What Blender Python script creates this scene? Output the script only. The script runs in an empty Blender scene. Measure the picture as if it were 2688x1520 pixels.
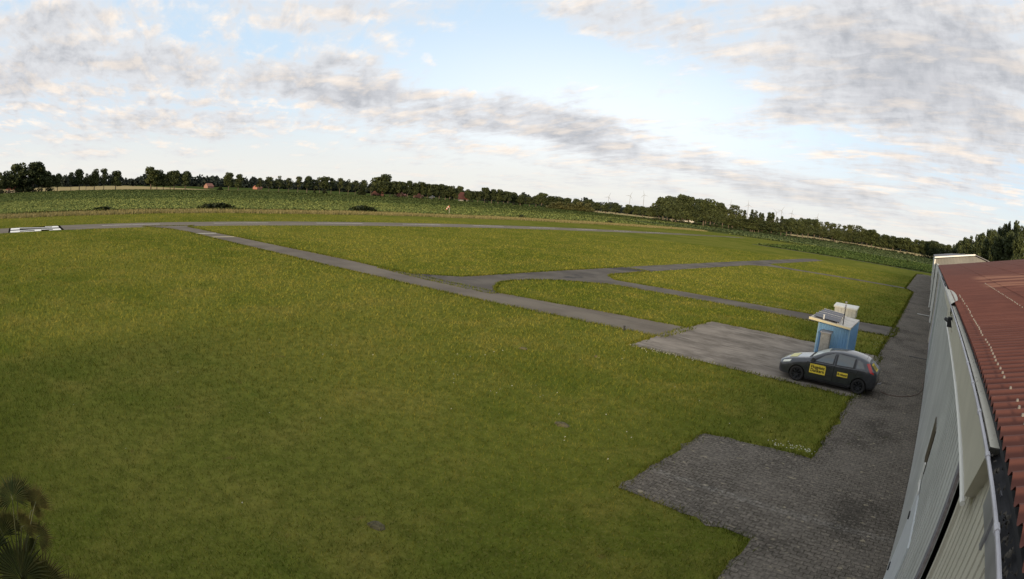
import bpy, bmesh, math, random
import numpy as np
from mathutils import Vector, Matrix
from mathutils.bvhtree import BVHTree

SC = bpy.context.scene
COL = SC.collection
R = math.radians
rng = np.random.default_rng(7)
random.seed(7)

# ------------------------------------------------------------------ camera (wide lens with barrel distortion)
CAMH = 5.686
cd = bpy.data.cameras.new('camera'); cam = bpy.data.objects.new('camera', cd); COL.objects.link(cam); SC.camera = cam
cam.matrix_world = Matrix(((0.750373, -0.160213, 0.641304, 0), (0.655710, 0.057759, -0.752800, 0), (0.083567, 0.985391, 0.148394, CAMH), (0, 0, 0, 1)))
cd.type = 'PANO'; cd.panorama_type = 'FISHEYE_LENS_POLYNOMIAL'
cd.sensor_fit = 'HORIZONTAL'; cd.sensor_width = 36; cd.sensor_height = 36*579/1024
cd.fisheye_fov = math.pi
cd.fisheye_polynomial_k0 = 0; cd.fisheye_polynomial_k1 = -0.047028960672860456; cd.fisheye_polynomial_k2 = -0.00011478168841351057
cd.fisheye_polynomial_k3 = 1.4538580768728951e-05; cd.fisheye_polynomial_k4 = -8.976624734628887e-07
cd.clip_start = 0.05; cd.clip_end = 30000

# ------------------------------------------------------------------ light and sky
SUN_EL, SUN_AZ = R(9), R(162)
dsun = Vector((math.sin(SUN_AZ)*math.cos(SUN_EL), math.cos(SUN_AZ)*math.cos(SUN_EL), math.sin(SUN_EL)))
sl = bpy.data.lights.new('sun', 'SUN'); sun = bpy.data.objects.new('sun', sl); COL.objects.link(sun)
sl.energy = 4.0; sl.angle = R(10); sl.color = (1.0, 0.80, 0.55)
sun.rotation_euler = dsun.to_track_quat('Z', 'Y').to_euler(); sun.location = (20, -60, 40)

SC.view_settings.view_transform = 'Standard'; SC.view_settings.look = 'None'
SC.view_settings.exposure = 0.30; SC.view_settings.gamma = 1.0
SC.cycles.max_bounces = 6; SC.cycles.transparent_max_bounces = 8
SC.cycles.use_denoising = True; SC.cycles.sample_clamp_indirect = 2.0; SC.cycles.sample_clamp_direct = 8.0

class NT:
    """small helper round a node tree"""
    def __init__(s, nt): s.nt = nt; s.n = nt.nodes; s.l = nt.links
    def new(s, t, **kw):
        nd = s.n.new(t)
        for k, v in kw.items(): setattr(nd, k, v)
        return nd
    def put(s, sock, v):
        if hasattr(v, 'node'): s.l.new(v, sock)
        elif isinstance(v, (tuple, list)) and len(v) == 3 and sock.type == 'RGBA': sock.default_value = (*v, 1)
        else: sock.default_value = v
    def math(s, op, a, b=0.0, c=None, clamp=False):
        nd = s.new('ShaderNodeMath', operation=op, use_clamp=clamp); s.put(nd.inputs[0], a); s.put(nd.inputs[1], b)
        if c is not None: s.put(nd.inputs[2], c)
        return nd.outputs[0]
    def mix(s, f, a, b, bt='MIX'):
        nd = s.new('ShaderNodeMix', data_type='RGBA', blend_type=bt); nd.clamp_factor = True
        s.put(nd.inputs[0], f); s.put(nd.inputs[6], a); s.put(nd.inputs[7], b); return nd.outputs[2]
    def noise(s, vec, scale, detail=4, rough=.55, dist=0.0):
        nd = s.new('ShaderNodeTexNoise'); s.l.new(vec, nd.inputs['Vector']); nd.inputs['Scale'].default_value = scale
        nd.inputs['Detail'].default_value = detail; nd.inputs['Roughness'].default_value = rough; nd.inputs['Distortion'].default_value = dist
        return nd.outputs[0]
    def step(s, v, lo, hi, o0=0.0, o1=1.0):
        nd = s.new('ShaderNodeMapRange', interpolation_type='SMOOTHSTEP'); s.put(nd.inputs[0], v)
        nd.inputs[1].default_value = lo; nd.inputs[2].default_value = hi; nd.inputs[3].default_value = o0; nd.inputs[4].default_value = o1
        return nd.outputs[0]
    def mapping(s, vec, loc=(0, 0, 0), rot=(0, 0, 0), sc=(1, 1, 1), vt='POINT'):
        nd = s.new('ShaderNodeMapping', vector_type=vt); s.l.new(vec, nd.inputs[0])
        nd.inputs[1].default_value = loc; nd.inputs[2].default_value = rot; nd.inputs[3].default_value = sc
        return nd.outputs[0]

# cloud banks of the morning sky: azimuth, elevation, tilt, half length, half width (degrees), weight
CLOUDS = [(-90.4, 10.7, 7.4, 8.4, 3.0, 1), (-89.4, 15.0, 3.2, 10.3, 2.1, 0.8), (-76.3, 11.1, 4.1, 7.5, 2.3, 0.9),
 (-60.7, 10.1, 0.4, 11.0, 2.7, 1), (-47.1, 8.2, 2.3, 15.0, 2.7, 1.1), (-31.7, 6.6, -2.1, 13.0, 2.4, 0.9),
 (-33.5, 18.1, -0.6, 10.5, 2.7, 0.7), (-5.1, 19.3, 8.2, 23.4, 5.8, 0.9), (-0.9, 12.8, -0.5, 16.1, 3.6, 1),
 (4.4, 16.7, 2.1, 12.0, 4.8, 0.7), (-14.7, 10.8, 5.1, 4.9, 1.5, 0.6), (-9.8, 3.4, -4.0, 15.2, 1.6, 0.6),
 (2.1, 7.2, 3.1, 12.0, 2.1, 0.6), (-79.9, 6.6, -1.5, 18.5, 4.2, 0.55), (-84, 13, 2, 16, 6, 0.18), (-2, 15, 3, 24, 9, 0.25), (-20, 4.6, -3, 22, 1.8, 0.5), (-60, 5.0, -2, 24, 1.6, 0.45), (-61.7, 16.6, 1.3, 13.3, 2.3, 0.5),
 (-42.5, 13.0, 7.6, 11.0, 5.5, -0.9), (-65.2, 12.1, -4.8, 4.1, 2.1, -0.6), (-23.1, 6.6, -5.0, 10.2, 2.4, -0.6),
 (-27.3, 11.9, -5.7, 9.1, 3.6, -0.6), (-60.2, 3.0, 0.5, 21.6, 3.6, -0.4)]
w = bpy.data.worlds.new('World'); SC.world = w; w.use_nodes = True
g = NT(w.node_tree); g.n.clear()
tc = g.new('ShaderNodeTexCoord').outputs['Generated']
nrm = g.new('ShaderNodeVectorMath', operation='NORMALIZE'); g.l.new(tc, nrm.inputs[0])
sx = g.new('ShaderNodeSeparateXYZ'); g.l.new(nrm.outputs[0], sx.inputs[0])
az = g.math('MULTIPLY', g.math('ARCTAN2', sx.outputs[0], sx.outputs[1]), 57.29578)
el = g.math('MULTIPLY', g.math('ARCSINE', sx.outputs[2]), 57.29578)
ae = g.new('ShaderNodeCombineXYZ'); g.l.new(az, ae.inputs[0]); g.l.new(el, ae.inputs[1])
wob = g.new('ShaderNodeVectorMath', operation='ADD'); g.l.new(ae.outputs[0], wob.inputs[0])
nz = g.new('ShaderNodeTexNoise'); g.l.new(ae.outputs[0], nz.inputs['Vector']); nz.inputs['Scale'].default_value = .16; nz.inputs['Detail'].default_value = 3
wv = g.new('ShaderNodeVectorMath', operation='MULTIPLY_ADD'); g.l.new(nz.outputs[1], wv.inputs[0]); wv.inputs[1].default_value = (7, 2.4, 0); wv.inputs[2].default_value = (-3.5, -1.2, 0)
g.l.new(wv.outputs[0], wob.inputs[1])
def blob(a, e, tilt, L, W):
    m = g.mapping(wob.outputs[0], (a, e, 0), (0, 0, R(tilt)), (L*1.25, W*1.25, 1), 'TEXTURE')
    gr = g.new('ShaderNodeTexGradient', gradient_type='SPHERICAL'); g.l.new(m, gr.inputs[0])
    return g.step(gr.outputs[1], 0, .75)
cov = 0.0
for a, e, t, L, W, s in CLOUDS: cov = g.math('MULTIPLY_ADD', blob(a, e, t, L, W), s, cov)
# the rest of the sky dome carries plain broken cloud
behind = g.step(g.math('ABSOLUTE', g.math('ADD', az, 42)), 62, 80)
cov = g.math('ADD', cov, g.math('MULTIPLY', g.math('MAXIMUM', behind, g.step(el, 21, 30)), .45))
pz = g.math('ADD', g.math('MAXIMUM', sx.outputs[2], 0.0), .10)
pl = g.new('ShaderNodeVectorMath', operation='DIVIDE'); g.l.new(nrm.outputs[0], pl.inputs[0])
cz = g.new('ShaderNodeCombineXYZ'); [g.l.new(pz, cz.inputs[i]) for i in range(3)]; g.l.new(cz.outputs[0], pl.inputs[1])
flat = g.mapping(pl.outputs[0], rot=(0, 0, R(20)), sc=(1, 1, 0))
def cloudnoise(v): return g.math('ADD', g.math('MULTIPLY', g.noise(v, 1.7, 7, .58, .35), .55), g.math('MULTIPLY', g.noise(g.mapping(v, rot=(0, 0, R(35)), sc=(.55, 1.5, 1)), 4.6, 7, .6, .5), .45))
n0 = cloudnoise(flat)
up = g.mapping(flat, sc=(.94, .94, 1)); n1 = cloudnoise(up)
fine = g.noise(ae.outputs[0], .55, 5, .6, .2)
streak = g.noise(g.mapping(ae.outputs[0], rot=(0, 0, R(3)), sc=(.085, .75, 1)), 1.0, 6, .62, .4)
dens = g.math('ADD', g.math('MULTIPLY', cov, .52), g.math('MULTIPLY', g.math('SUBTRACT', n0, .48), 2.6))
dens = g.math('ADD', dens, g.math('MULTIPLY', g.math('SUBTRACT', fine, .5), .6))
dens = g.math('ADD', dens, g.math('MULTIPLY', g.math('SUBTRACT', streak, .5), g.step(el, 13, 4, .25, 1.5)))
alpha = g.step(dens, -.16, .46)
thick = g.step(dens, .12, .95)
lit = g.math('MULTIPLY', g.math('SUBTRACT', n0, n1), 7.0, clamp=True)
sky = g.new('ShaderNodeTexSky', sky_type='NISHITA', sun_disc=False, sun_elevation=SUN_EL, sun_rotation=SUN_AZ, altitude=20, air_density=1.0, dust_density=1.2, ozone_density=1.0)
K = 11.0
def C(r, gg, b): return (r*K, gg*K, b*K)
clear = g.mix(.75, sky.outputs[0], C(.56, .70, .85))
glow = g.mapping(ae.outputs[0], (-33, 7, 0), (0, 0, 0), (38, 13, 1), 'TEXTURE')
gg_ = g.new('ShaderNodeTexGradient', gradient_type='SPHERICAL'); g.l.new(glow, gg_.inputs[0])
clear = g.mix(g.step(gg_.outputs[1], 0, .95, 0, .62), clear, C(.84, .86, .88))
clear = g.mix(g.step(el, 9.0, 0.0), clear, C(.66, .65, .61))
thin = g.mix(lit, C(.60, .61, .63), C(.84, .75, .66))
cloud = g.mix(thick, thin, g.mix(lit, g.mix(g.step(g.math('ADD', g.math('MULTIPLY', n0, .6), g.math('MULTIPLY', fine, .4)), .40, .66), C(.48, .485, .51), C(.35, .365, .395)), C(.60, .555, .52)))
cloud = g.mix(g.step(el, 7, 1, 0, .55), cloud, C(.58, .575, .56))
col = g.mix(alpha, clear, cloud)
bg = g.new('ShaderNodeBackground'); g.l.new(col, bg.inputs[0]); bg.inputs[1].default_value = 0.1
wo = g.new('ShaderNodeOutputWorld'); g.l.new(bg.outputs[0], wo.inputs[0])
w.cycles.sampling_method = 'AUTOMATIC'

# ------------------------------------------------------------------ helpers
def tag(o, label=None, cat=None, group=None, kind=None):
    if label: o['label'] = label
    if cat: o['category'] = cat
    if group: o['group'] = group
    if kind: o['kind'] = kind
    return o
def empty(name, loc=(0, 0, 0), rz=0.0):
    o = bpy.data.objects.new(name, None); COL.objects.link(o); o.location = loc; o.rotation_euler = (0, 0, rz); o.empty_display_size = .3; return o
def link(name, me, parent=None):
    o = bpy.data.objects.new(name, me); COL.objects.link(o); o.parent = parent; return o
class MB:
    def __init__(s): s.v = []; s.f = []; s.m = []
    def add(s, v, f, mi=0):
        o = len(s.v); s.v += [tuple(p) for p in v]; s.f += [tuple(i+o for i in q) for q in f]; s.m += [mi]*len(f); return s
    def box(s, x0, x1, y0, y1, z0, z1, mi=0):
        return s.add([(x0,y0,z0),(x1,y0,z0),(x1,y1,z0),(x0,y1,z0),(x0,y0,z1),(x1,y0,z1),(x1,y1,z1),(x0,y1,z1)],
                     [(0,3,2,1),(4,5,6,7),(0,1,5,4),(1,2,6,5),(2,3,7,6),(3,0,4,7)], mi)
    def hexa(s, p, mi=0):
        return s.add(p, [(0,3,2,1),(4,5,6,7),(0,1,5,4),(1,2,6,5),(2,3,7,6),(3,0,4,7)], mi)
    def tube(s, pts, r, n=8, mi=0, caps=True):
        pts = [Vector(p) for p in pts]; rs = r if isinstance(r, (list, tuple)) else [r]*len(pts); vs = []
        for i, p in enumerate(pts):
            d = (pts[min(i+1, len(pts)-1)]-pts[max(i-1, 0)]).normalized()
            a = d.cross(Vector((0, 0, 1)));  a = d.cross(Vector((0, 1, 0))) if a.length < .05 else a
            a.normalize(); b = d.cross(a)
            vs += [p+(a*math.cos(t)+b*math.sin(t))*rs[i] for t in [2*math.pi*k/n for k in range(n)]]
        fs = [(i*n+k, i*n+(k+1) % n, (i+1)*n+(k+1) % n, (i+1)*n+k) for i in range(len(pts)-1) for k in range(n)]
        if caps: fs += [tuple(range(n))[::-1], tuple((len(pts)-1)*n+k for k in range(n))]
        return s.add(vs, fs, mi)
    def lathe(s, prof, axis='y', n=24, c=(0, 0, 0), mi=0):
        vs = []
        for r, h in prof:
            for k in range(n):
                a = 2*math.pi*k/n; u, v_ = r*math.cos(a), r*math.sin(a)
                vs.append((c[0]+u, c[1]+h, c[2]+v_) if axis == 'y' else (c[0]+u, c[1]+v_, c[2]+h) if axis == 'z' else (c[0]+h, c[1]+u, c[2]+v_))
        return s.add(vs, [(i*n+k, i*n+(k+1) % n, (i+1)*n+(k+1) % n, (i+1)*n+k) for i in range(len(prof)-1) for k in range(n)], mi)
    def prism(s, poly, z0, z1, mi=0):
        n = len(poly)
        return s.add([(x, y, z0) for x, y in poly]+[(x, y, z1) for x, y in poly],
                     [tuple(range(n))[::-1], tuple(range(n, 2*n))]+[(i, (i+1) % n, n+(i+1) % n, n+i) for i in range(n)], mi)
    def build(s, name, mats, parent=None, smooth=False, fix=True):
        me = bpy.data.meshes.new(name); me.from_pydata([tuple(p) for p in s.v], [], s.f)
        for m in (mats if isinstance(mats, (list, tuple)) else [mats]): me.materials.append(m)
        if len(me.materials) > 1: me.polygons.foreach_set('material_index', s.m)
        if fix:
            bm = bmesh.new(); bm.from_mesh(me); bmesh.ops.recalc_face_normals(bm, faces=bm.faces); bm.to_mesh(me); bm.free()
        if smooth: me.shade_smooth()
        me.update(); return link(name, me, parent)
def quads_mesh(name, V, mat, per=4, colors=None):
    """big mesh of loose faces from an (n*per, 3) array"""
    V = np.ascontiguousarray(V.reshape(-1, 3), dtype=np.float32); n = len(V)//per
    me = bpy.data.meshes.new(name); me.vertices.add(n*per); me.vertices.foreach_set('co', V.ravel())
    me.loops.add(n*per); me.loops.foreach_set('vertex_index', np.arange(n*per, dtype=np.int32))
    me.polygons.add(n); me.polygons.foreach_set('loop_start', np.arange(0, n*per, per, dtype=np.int32))
    if colors is not None:
        at = me.attributes.new('tone', 'FLOAT', 'POINT'); at.data.foreach_set('value', np.repeat(colors, per).astype(np.float32))
    me.materials.append(mat); me.update(calc_edges=True); return me
def outside(P, poly):
    """points P (n,2) outside a polygon"""
    x, y = P[:, 0], P[:, 1]; ins = np.zeros(len(P), bool); n = len(poly)
    for i in range(n):
        (x0, y0), (x1, y1) = poly[i], poly[(i+1) % n]
        c = ((y0 > y) != (y1 > y))
        with np.errstate(divide='ignore', invalid='ignore'): xi = (x1-x0)*(y-y0)/(y1-y0)+x0
        ins ^= c & (x < xi)
    return ~ins
def jag(poly, step=.5, amp=.05, seed=1):
    """slightly ragged outline, as turf creeps over an edge"""
    r = np.random.default_rng(seed); out = []
    for (x0, y0), (x1, y1) in zip(poly, poly[1:]+poly[:1]):
        L = math.hypot(x1-x0, y1-y0); k = max(1, min(120, int(L/step))); nx, ny = -(y1-y0)/max(L, .01), (x1-x0)/max(L, .01)
        for i in range(k):
            t = i/k; j = (r.normal()*amp if i else 0); out.append((x0+(x1-x0)*t+nx*j, y0+(y1-y0)*t+ny*j))
    return out
def sheet(name, poly, z, mat):
    bm = bmesh.new(); vs = [bm.verts.new((x, y, z)) for x, y in poly]; f = bm.faces.new(vs); f.normal_update()
    if f.normal.z < 0: f.normal_flip()
    bmesh.ops.triangulate(bm, faces=[f]); me = bpy.data.meshes.new(name); bm.to_mesh(me); bm.free(); me.materials.append(mat)
    return link(name, me)

# ------------------------------------------------------------------ materials
def mat(name, color, rough=.8, metal=0.0, spec=.5, var=0.0, vscale=3.0, bump=0.0, bscale=30.0, coat=0.0):
    m = bpy.data.materials.new(name); m.use_nodes = True; t = NT(m.node_tree); b = t.n['Principled BSDF']
    b.inputs['Roughness'].default_value = rough; b.inputs['Metallic'].default_value = metal; b.inputs['Specular IOR Level'].default_value = spec
    b.inputs['Coat Weight'].default_value = coat
    tcn = t.new('ShaderNodeTexCoord').outputs['Object']
    if var:
        n = t.noise(tcn, vscale, 6, .6)
        t.l.new(t.mix(t.step(n, .3, .7), tuple(c*(1-var) for c in color), tuple(min(1, c*(1+var)) for c in color)), b.inputs['Base Color'])
    else: b.inputs['Base Color'].default_value = (*color, 1)
    if bump:
        bp = t.new('ShaderNodeBump'); bp.inputs['Strength'].default_value = bump; bp.inputs['Distance'].default_value = .02
        t.l.new(t.noise(tcn, bscale, 4), bp.inputs['Height']); t.l.new(bp.outputs[0], b.inputs['Normal'])
    m['t'] = 1; return m
def shader(name, fn, rough=.9, spec=.3):
    m = bpy.data.materials.new(name); m.use_nodes = True; t = NT(m.node_tree); b = t.n['Principled BSDF']
    b.inputs['Roughness'].default_value = rough; b.inputs['Specular IOR Level'].default_value = spec
    pos = t.new('ShaderNodeNewGeometry').outputs['Position']
    fn(t, b, pos); return m
def setbump(t, b, h, strength=.5, dist=.03):
    bp = t.new('ShaderNodeBump'); bp.inputs['Strength'].default_value = strength; bp.inputs['Distance'].default_value = dist
    t.put(bp.inputs['Height'], h); t.l.new(bp.outputs[0], b.inputs['Normal'])

def turf_color(t, pos):
    """mown airfield turf: olive, with yellowed, brown and fresh green patches"""
    big = t.noise(pos, .045, 5, .6); mid = t.noise(pos, .35, 5, .65, .4); sm = t.noise(pos, 3.0, 6, .7); tiny = t.noise(pos, 14.0, 3, .7)
    c = t.mix(t.step(big, .38, .62), (.112, .136, .020), (.172, .178, .033))
    c = t.mix(t.step(mid, .44, .70, 0, .75), c, (.215, .195, .043))
    c = t.mix(t.step(mid, .44, .28, 0, .6), c, (.082, .122, .016))
    c = t.mix(t.step(sm, .35, .65, 0, .55), c, (.062, .074, .013))
    c = t.mix(t.step(tiny, .5, .75, 0, .5), c, (.25, .22, .075))
    dry = t.noise(pos, 1.1, 4, .6, .6)
    return t.mix(t.step(dry, .66, .78, 0, .55), c, (.150, .100, .040))
def f_lawn(t, b, pos):
    c = turf_color(t, pos); t.l.new(c, b.inputs['Base Color'])
    h = t.math('ADD', t.noise(pos, 9, 6, .75), t.math('MULTIPLY', t.noise(pos, .8, 3), 2.0)); setbump(t, b, h, .9, .05)
M_lawn = shader('turf', f_lawn, 1.0, 0)
def f_blade(t, b, pos):
    c = turf_color(t, pos); at = t.new('ShaderNodeAttribute', attribute_name='tone').outputs['Fac']
    c = t.mix(t.step(at, .0, 1.0), t.mix(1.0, c, (.42, .52, .38), 'MULTIPLY'), t.mix(1.0, c, (1.85, 1.6, 1.4), 'MULTIPLY'))
    t.l.new(c, b.inputs['Base Color'])
M_blade = shader('grass_blades', f_blade, 1.0, 0)
def f_ground(t, b, pos):
    n = t.noise(pos, .006, 4); c = t.mix(t.step(n, .4, .6), (.050, .075, .020), (.085, .095, .030))
    t.l.new(t.mix(t.step(t.noise(pos, .5, 4), .4, .7, 0, .4), c, (.03, .045, .012)), b.inputs['Base Color'])
M_ground = shader('meadow', f_ground, 1, 0)
def f_crop(t, b, pos):
    n = t.noise(t.mapping(pos, sc=(.02, .004, 1)), 1, 4); c = t.mix(t.step(n, .4, .6), (.060, .072, .022), (.080, .094, .030))
    t.l.new(c, b.inputs['Base Color'])
M_cropsoil = shader('crop_soil', f_crop, 1, 0)
def f_cropleaf(t, b, pos):
    n = t.noise(t.mapping(pos, sc=(.015, .004, 1)), 1, 4); c = t.mix(t.step(n, .38, .62), (.120, .150, .046), (.180, .208, .068)); sp = t.new('ShaderNodeSeparateXYZ'); t.l.new(pos, sp.inputs[0])
    c = t.mix(t.step(sp.outputs[0], -195, -225), c, (.100, .128, .046)); c = t.mix(t.math('MULTIPLY', t.step(sp.outputs[0], -58, -50), t.step(sp.outputs[1], 330, 290)), c, (.076, .112, .034)); c = t.mix(t.math('MULTIPLY', t.step(sp.outputs[1], 262, 275), t.step(sp.outputs[0], -190, -150)), c, (.112, .145, .066))
    at = t.new('ShaderNodeAttribute', attribute_name='tone').outputs['Fac']
    t.l.new(t.mix(t.step(at, 0, 1), t.mix(1.0, c, (.6, .7, .7), 'MULTIPLY'), t.mix(1.0, c, (1.5, 1.35, 1.2), 'MULTIPLY')), b.inputs['Base Color'])
M_cropleaf = shader('crop_leaves', f_cropleaf, .9, .0)
def f_dry(t, b, pos):
    at = t.new('ShaderNodeAttribute', attribute_name='tone').outputs['Fac']
    t.l.new(t.mix(at, (.11, .10, .03), (.30, .25, .12)), b.inputs['Base Color'])
M_dry = shader('dry_grass', f_dry, .85, .1)
def f_wheat(t, b, pos):
    t.l.new(t.mix(t.step(t.noise(pos, .05, 5), .35, .65), (.30, .235, .11), (.38, .31, .16)), b.inputs['Base Color'])
M_wheat = shader('ripe_grain', f_wheat, 1, 0)
def f_asphalt(t, b, pos):
    n = t.noise(pos, .25, 5, .6); f = t.noise(pos, 6, 6, .7); st = t.noise(t.mapping(pos, sc=(.08, 1.6, 1)), 1, 5, .6)
    c = t.mix(t.step(n, .35, .65), (.135, .115, .094), (.185, .160, .128)); c = t.mix(t.step(f, .5, .75, 0, .5), c, (.20, .19, .17))
    c = t.mix(t.step(st, .55, .72, 0, .4), c, (.075, .072, .070))
    t.l.new(c, b.inputs['Base Color']); setbump(t, b, t.noise(pos, 40, 3), .3, .01)
M_asphalt = shader('asphalt', f_asphalt, 1, .05)
def f_asphalt2(t, b, pos):
    n = t.noise(pos, .3, 5, .6); f = t.noise(pos, 6, 6, .7)
    c = t.mix(t.step(n, .35, .65), (.102, .090, .078), (.150, .134, .112)); c = t.mix(t.step(f, .5, .75, 0, .4), c, (.16, .155, .15))
    dk = t.noise(t.mapping(pos, loc=(3, 8, 0)), .22, 4, .6, .5); c = t.mix(t.step(dk, .56, .66, 0, .7), c, (.045, .045, .047))
    t.l.new(c, b.inputs['Base Color']); setbump(t, b, t.noise(pos, 40, 3), .3, .01)
M_asphalt2 = shader('patched_asphalt', f_asphalt2, 1, .05)
def f_runway(t, b, pos):
    n = t.noise(t.mapping(pos, sc=(.7, .10, 1)), 1, 5, .6); f = t.noise(pos, 3, 6, .7)
    c = t.mix(t.step(n, .35, .65), (.150, .130, .104), (.205, .176, .138)); c = t.mix(t.step(f, .5, .75, 0, .4), c, (.21, .19, .16))
    s = t.new('ShaderNodeSeparateXYZ'); t.l.new(pos, s.inputs[0])
    gone = t.math('MULTIPLY', t.step(s.outputs[1], 110, 230), t.step(t.noise(t.mapping(pos, sc=(.5, .06, 1)), 1, 4), .35, .6), clamp=True)
    t.l.new(t.mix(gone, c, (.100, .095, .030)), b.inputs['Base Color'])
M_runway = shader('runway_asphalt', f_runway, 1, .05)
def f_pavers(t, b, pos):
    """interlocking concrete pavers laid in courses along x, with dark mossy joints"""
    d = t.new('ShaderNodeSeparateXYZ'); t.l.new(pos, d.inputs[0])
    zig = t.math('MULTIPLY', t.math('PINGPONG', d.outputs[0], .055), .55)
    v = t.new('ShaderNodeCombineXYZ'); t.l.new(d.outputs[0], v.inputs[0]); t.l.new(t.math('ADD', d.outputs[1], zig), v.inputs[1])
    br = t.new('ShaderNodeTexBrick'); t.l.new(v.outputs[0], br.inputs[0])
    br.offset = .5; br.inputs['Scale'].default_value = 1.0; br.inputs['Brick Width'].default_value = .22; br.inputs['Row Height'].default_value = .135
    br.inputs['Mortar Size'].default_value = .009; br.inputs['Mortar Smooth'].default_value = .3; br.inputs['Bias'].default_value = -.1
    br.inputs[1].default_value = (.155, .134, .110, 1); br.inputs[2].default_value = (.105, .092, .076, 1); br.inputs[3].default_value = (.036, .032, .022, 1)
    n = t.noise(pos, .45, 5, .65, .3); f = t.noise(pos, 11, 7, .8)
    c = t.mix(t.step(n, .42, .68, 0, .5), br.outputs[0], (.190, .166, .138))
    c = t.mix(t.step(n, .47, .32, 0, .65), c, (.050, .044, .036))
    c = t.mix(t.step(f, .52, .64, 0, .65), c, (.31, .27, .22)); c = t.mix(t.step(f, .48, .32, 0, .7), c, (.034, .030, .024))
    c = t.mix(t.step(t.noise(pos, 1.7, 4, .6, .5), .64, .76, 0, .6), c, (.060, .062, .028))
    c = t.mix(t.step(t.noise(t.mapping(pos, loc=(5, 2, 0), sc=(.7, 1.3, 1)), 5.5, 2, .5), .66, .72, 0, .8), c, (.34, .29, .20))
    c = t.mix(t.math('MULTIPLY', t.step(t.math('ABSOLUTE', t.math('SUBTRACT', d.outputs[1], 11.6)), .22, .05), t.step(f, .42, .62, 0, .42)), c, (.30, .28, .25))
    t.l.new(c, b.inputs['Base Color']); setbump(t, b, t.math('SUBTRACT', t.math('MULTIPLY', f, .4), br.outputs[1]), .8, .012)
M_pavers = shader('pavers', f_pavers, 1, .08)
def f_concrete(t, b, pos):
    n = t.noise(pos, .6, 5, .6); st = t.noise(t.mapping(pos, rot=(0, 0, R(4)), sc=(.55, 2.4, 1)), 1, 7, .75, .8); f = t.noise(pos, 12, 5, .7)
    c = t.mix(t.step(n, .35, .65), (.150, .130, .108), (.250, .218, .182)); c = t.mix(t.step(st, .48, .66, 0, .7), c, (.33, .29, .245))
    c = t.mix(t.step(st, .48, .30, 0, .65), c, (.085, .072, .060)); c = t.mix(t.step(f, .55, .75, 0, .3), c, (.27, .25, .23))
    t.l.new(c, b.inputs['Base Color']); setbump(t, b, st, .3, .01)
M_concrete = shader('weathered_concrete', f_concrete, 1, .05)
M_white = mat('white_paint', (.72, .71, .66), .7, var=.12, vscale=2)
M_line = mat('worn_line_paint', (.36, .34, .30), .8, var=.3, vscale=1.2)
def f_leaf(base, dark):
    def fn(t, b, pos):
        oi = t.new('ShaderNodeObjectInfo').outputs['Random']; at = t.new('ShaderNodeAttribute', attribute_name='tone').outputs['Fac']
        c = t.mix(at, dark, base); c = t.mix(t.math('MULTIPLY', oi, .6), c, t.mix(1.0, c, (1.2, 1.1, .8), 'MULTIPLY'))
        t.l.new(c, b.inputs['Base Color'])
    return fn
M_leaf = {'oak': shader('oak_leaves', f_leaf((.066, .080, .027), (.022, .032, .015)), .7, .2),
          'thin': shader('alder_leaves', f_leaf((.070, .082, .030), (.024, .033, .017)), .7, .2),
          'pine': shader('pine_needles', f_leaf((.044, .054, .019), (.014, .021, .010)), .75, .2),
          'bush': shader('hedge_leaves', f_leaf((.030, .040, .012), (.011, .017, .007)), .7, .2),
          'willow': shader('willow_leaves', f_leaf((.120, .118, .045), (.055, .060, .022)), .7, .2)}
M_bark = mat('bark', (.11, .085, .06), .95, var=.3, vscale=2)
M_distant = shader('distant_wood_leaves', f_leaf((.026, .034, .026), (.013, .019, .018)), .8, .1)

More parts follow.
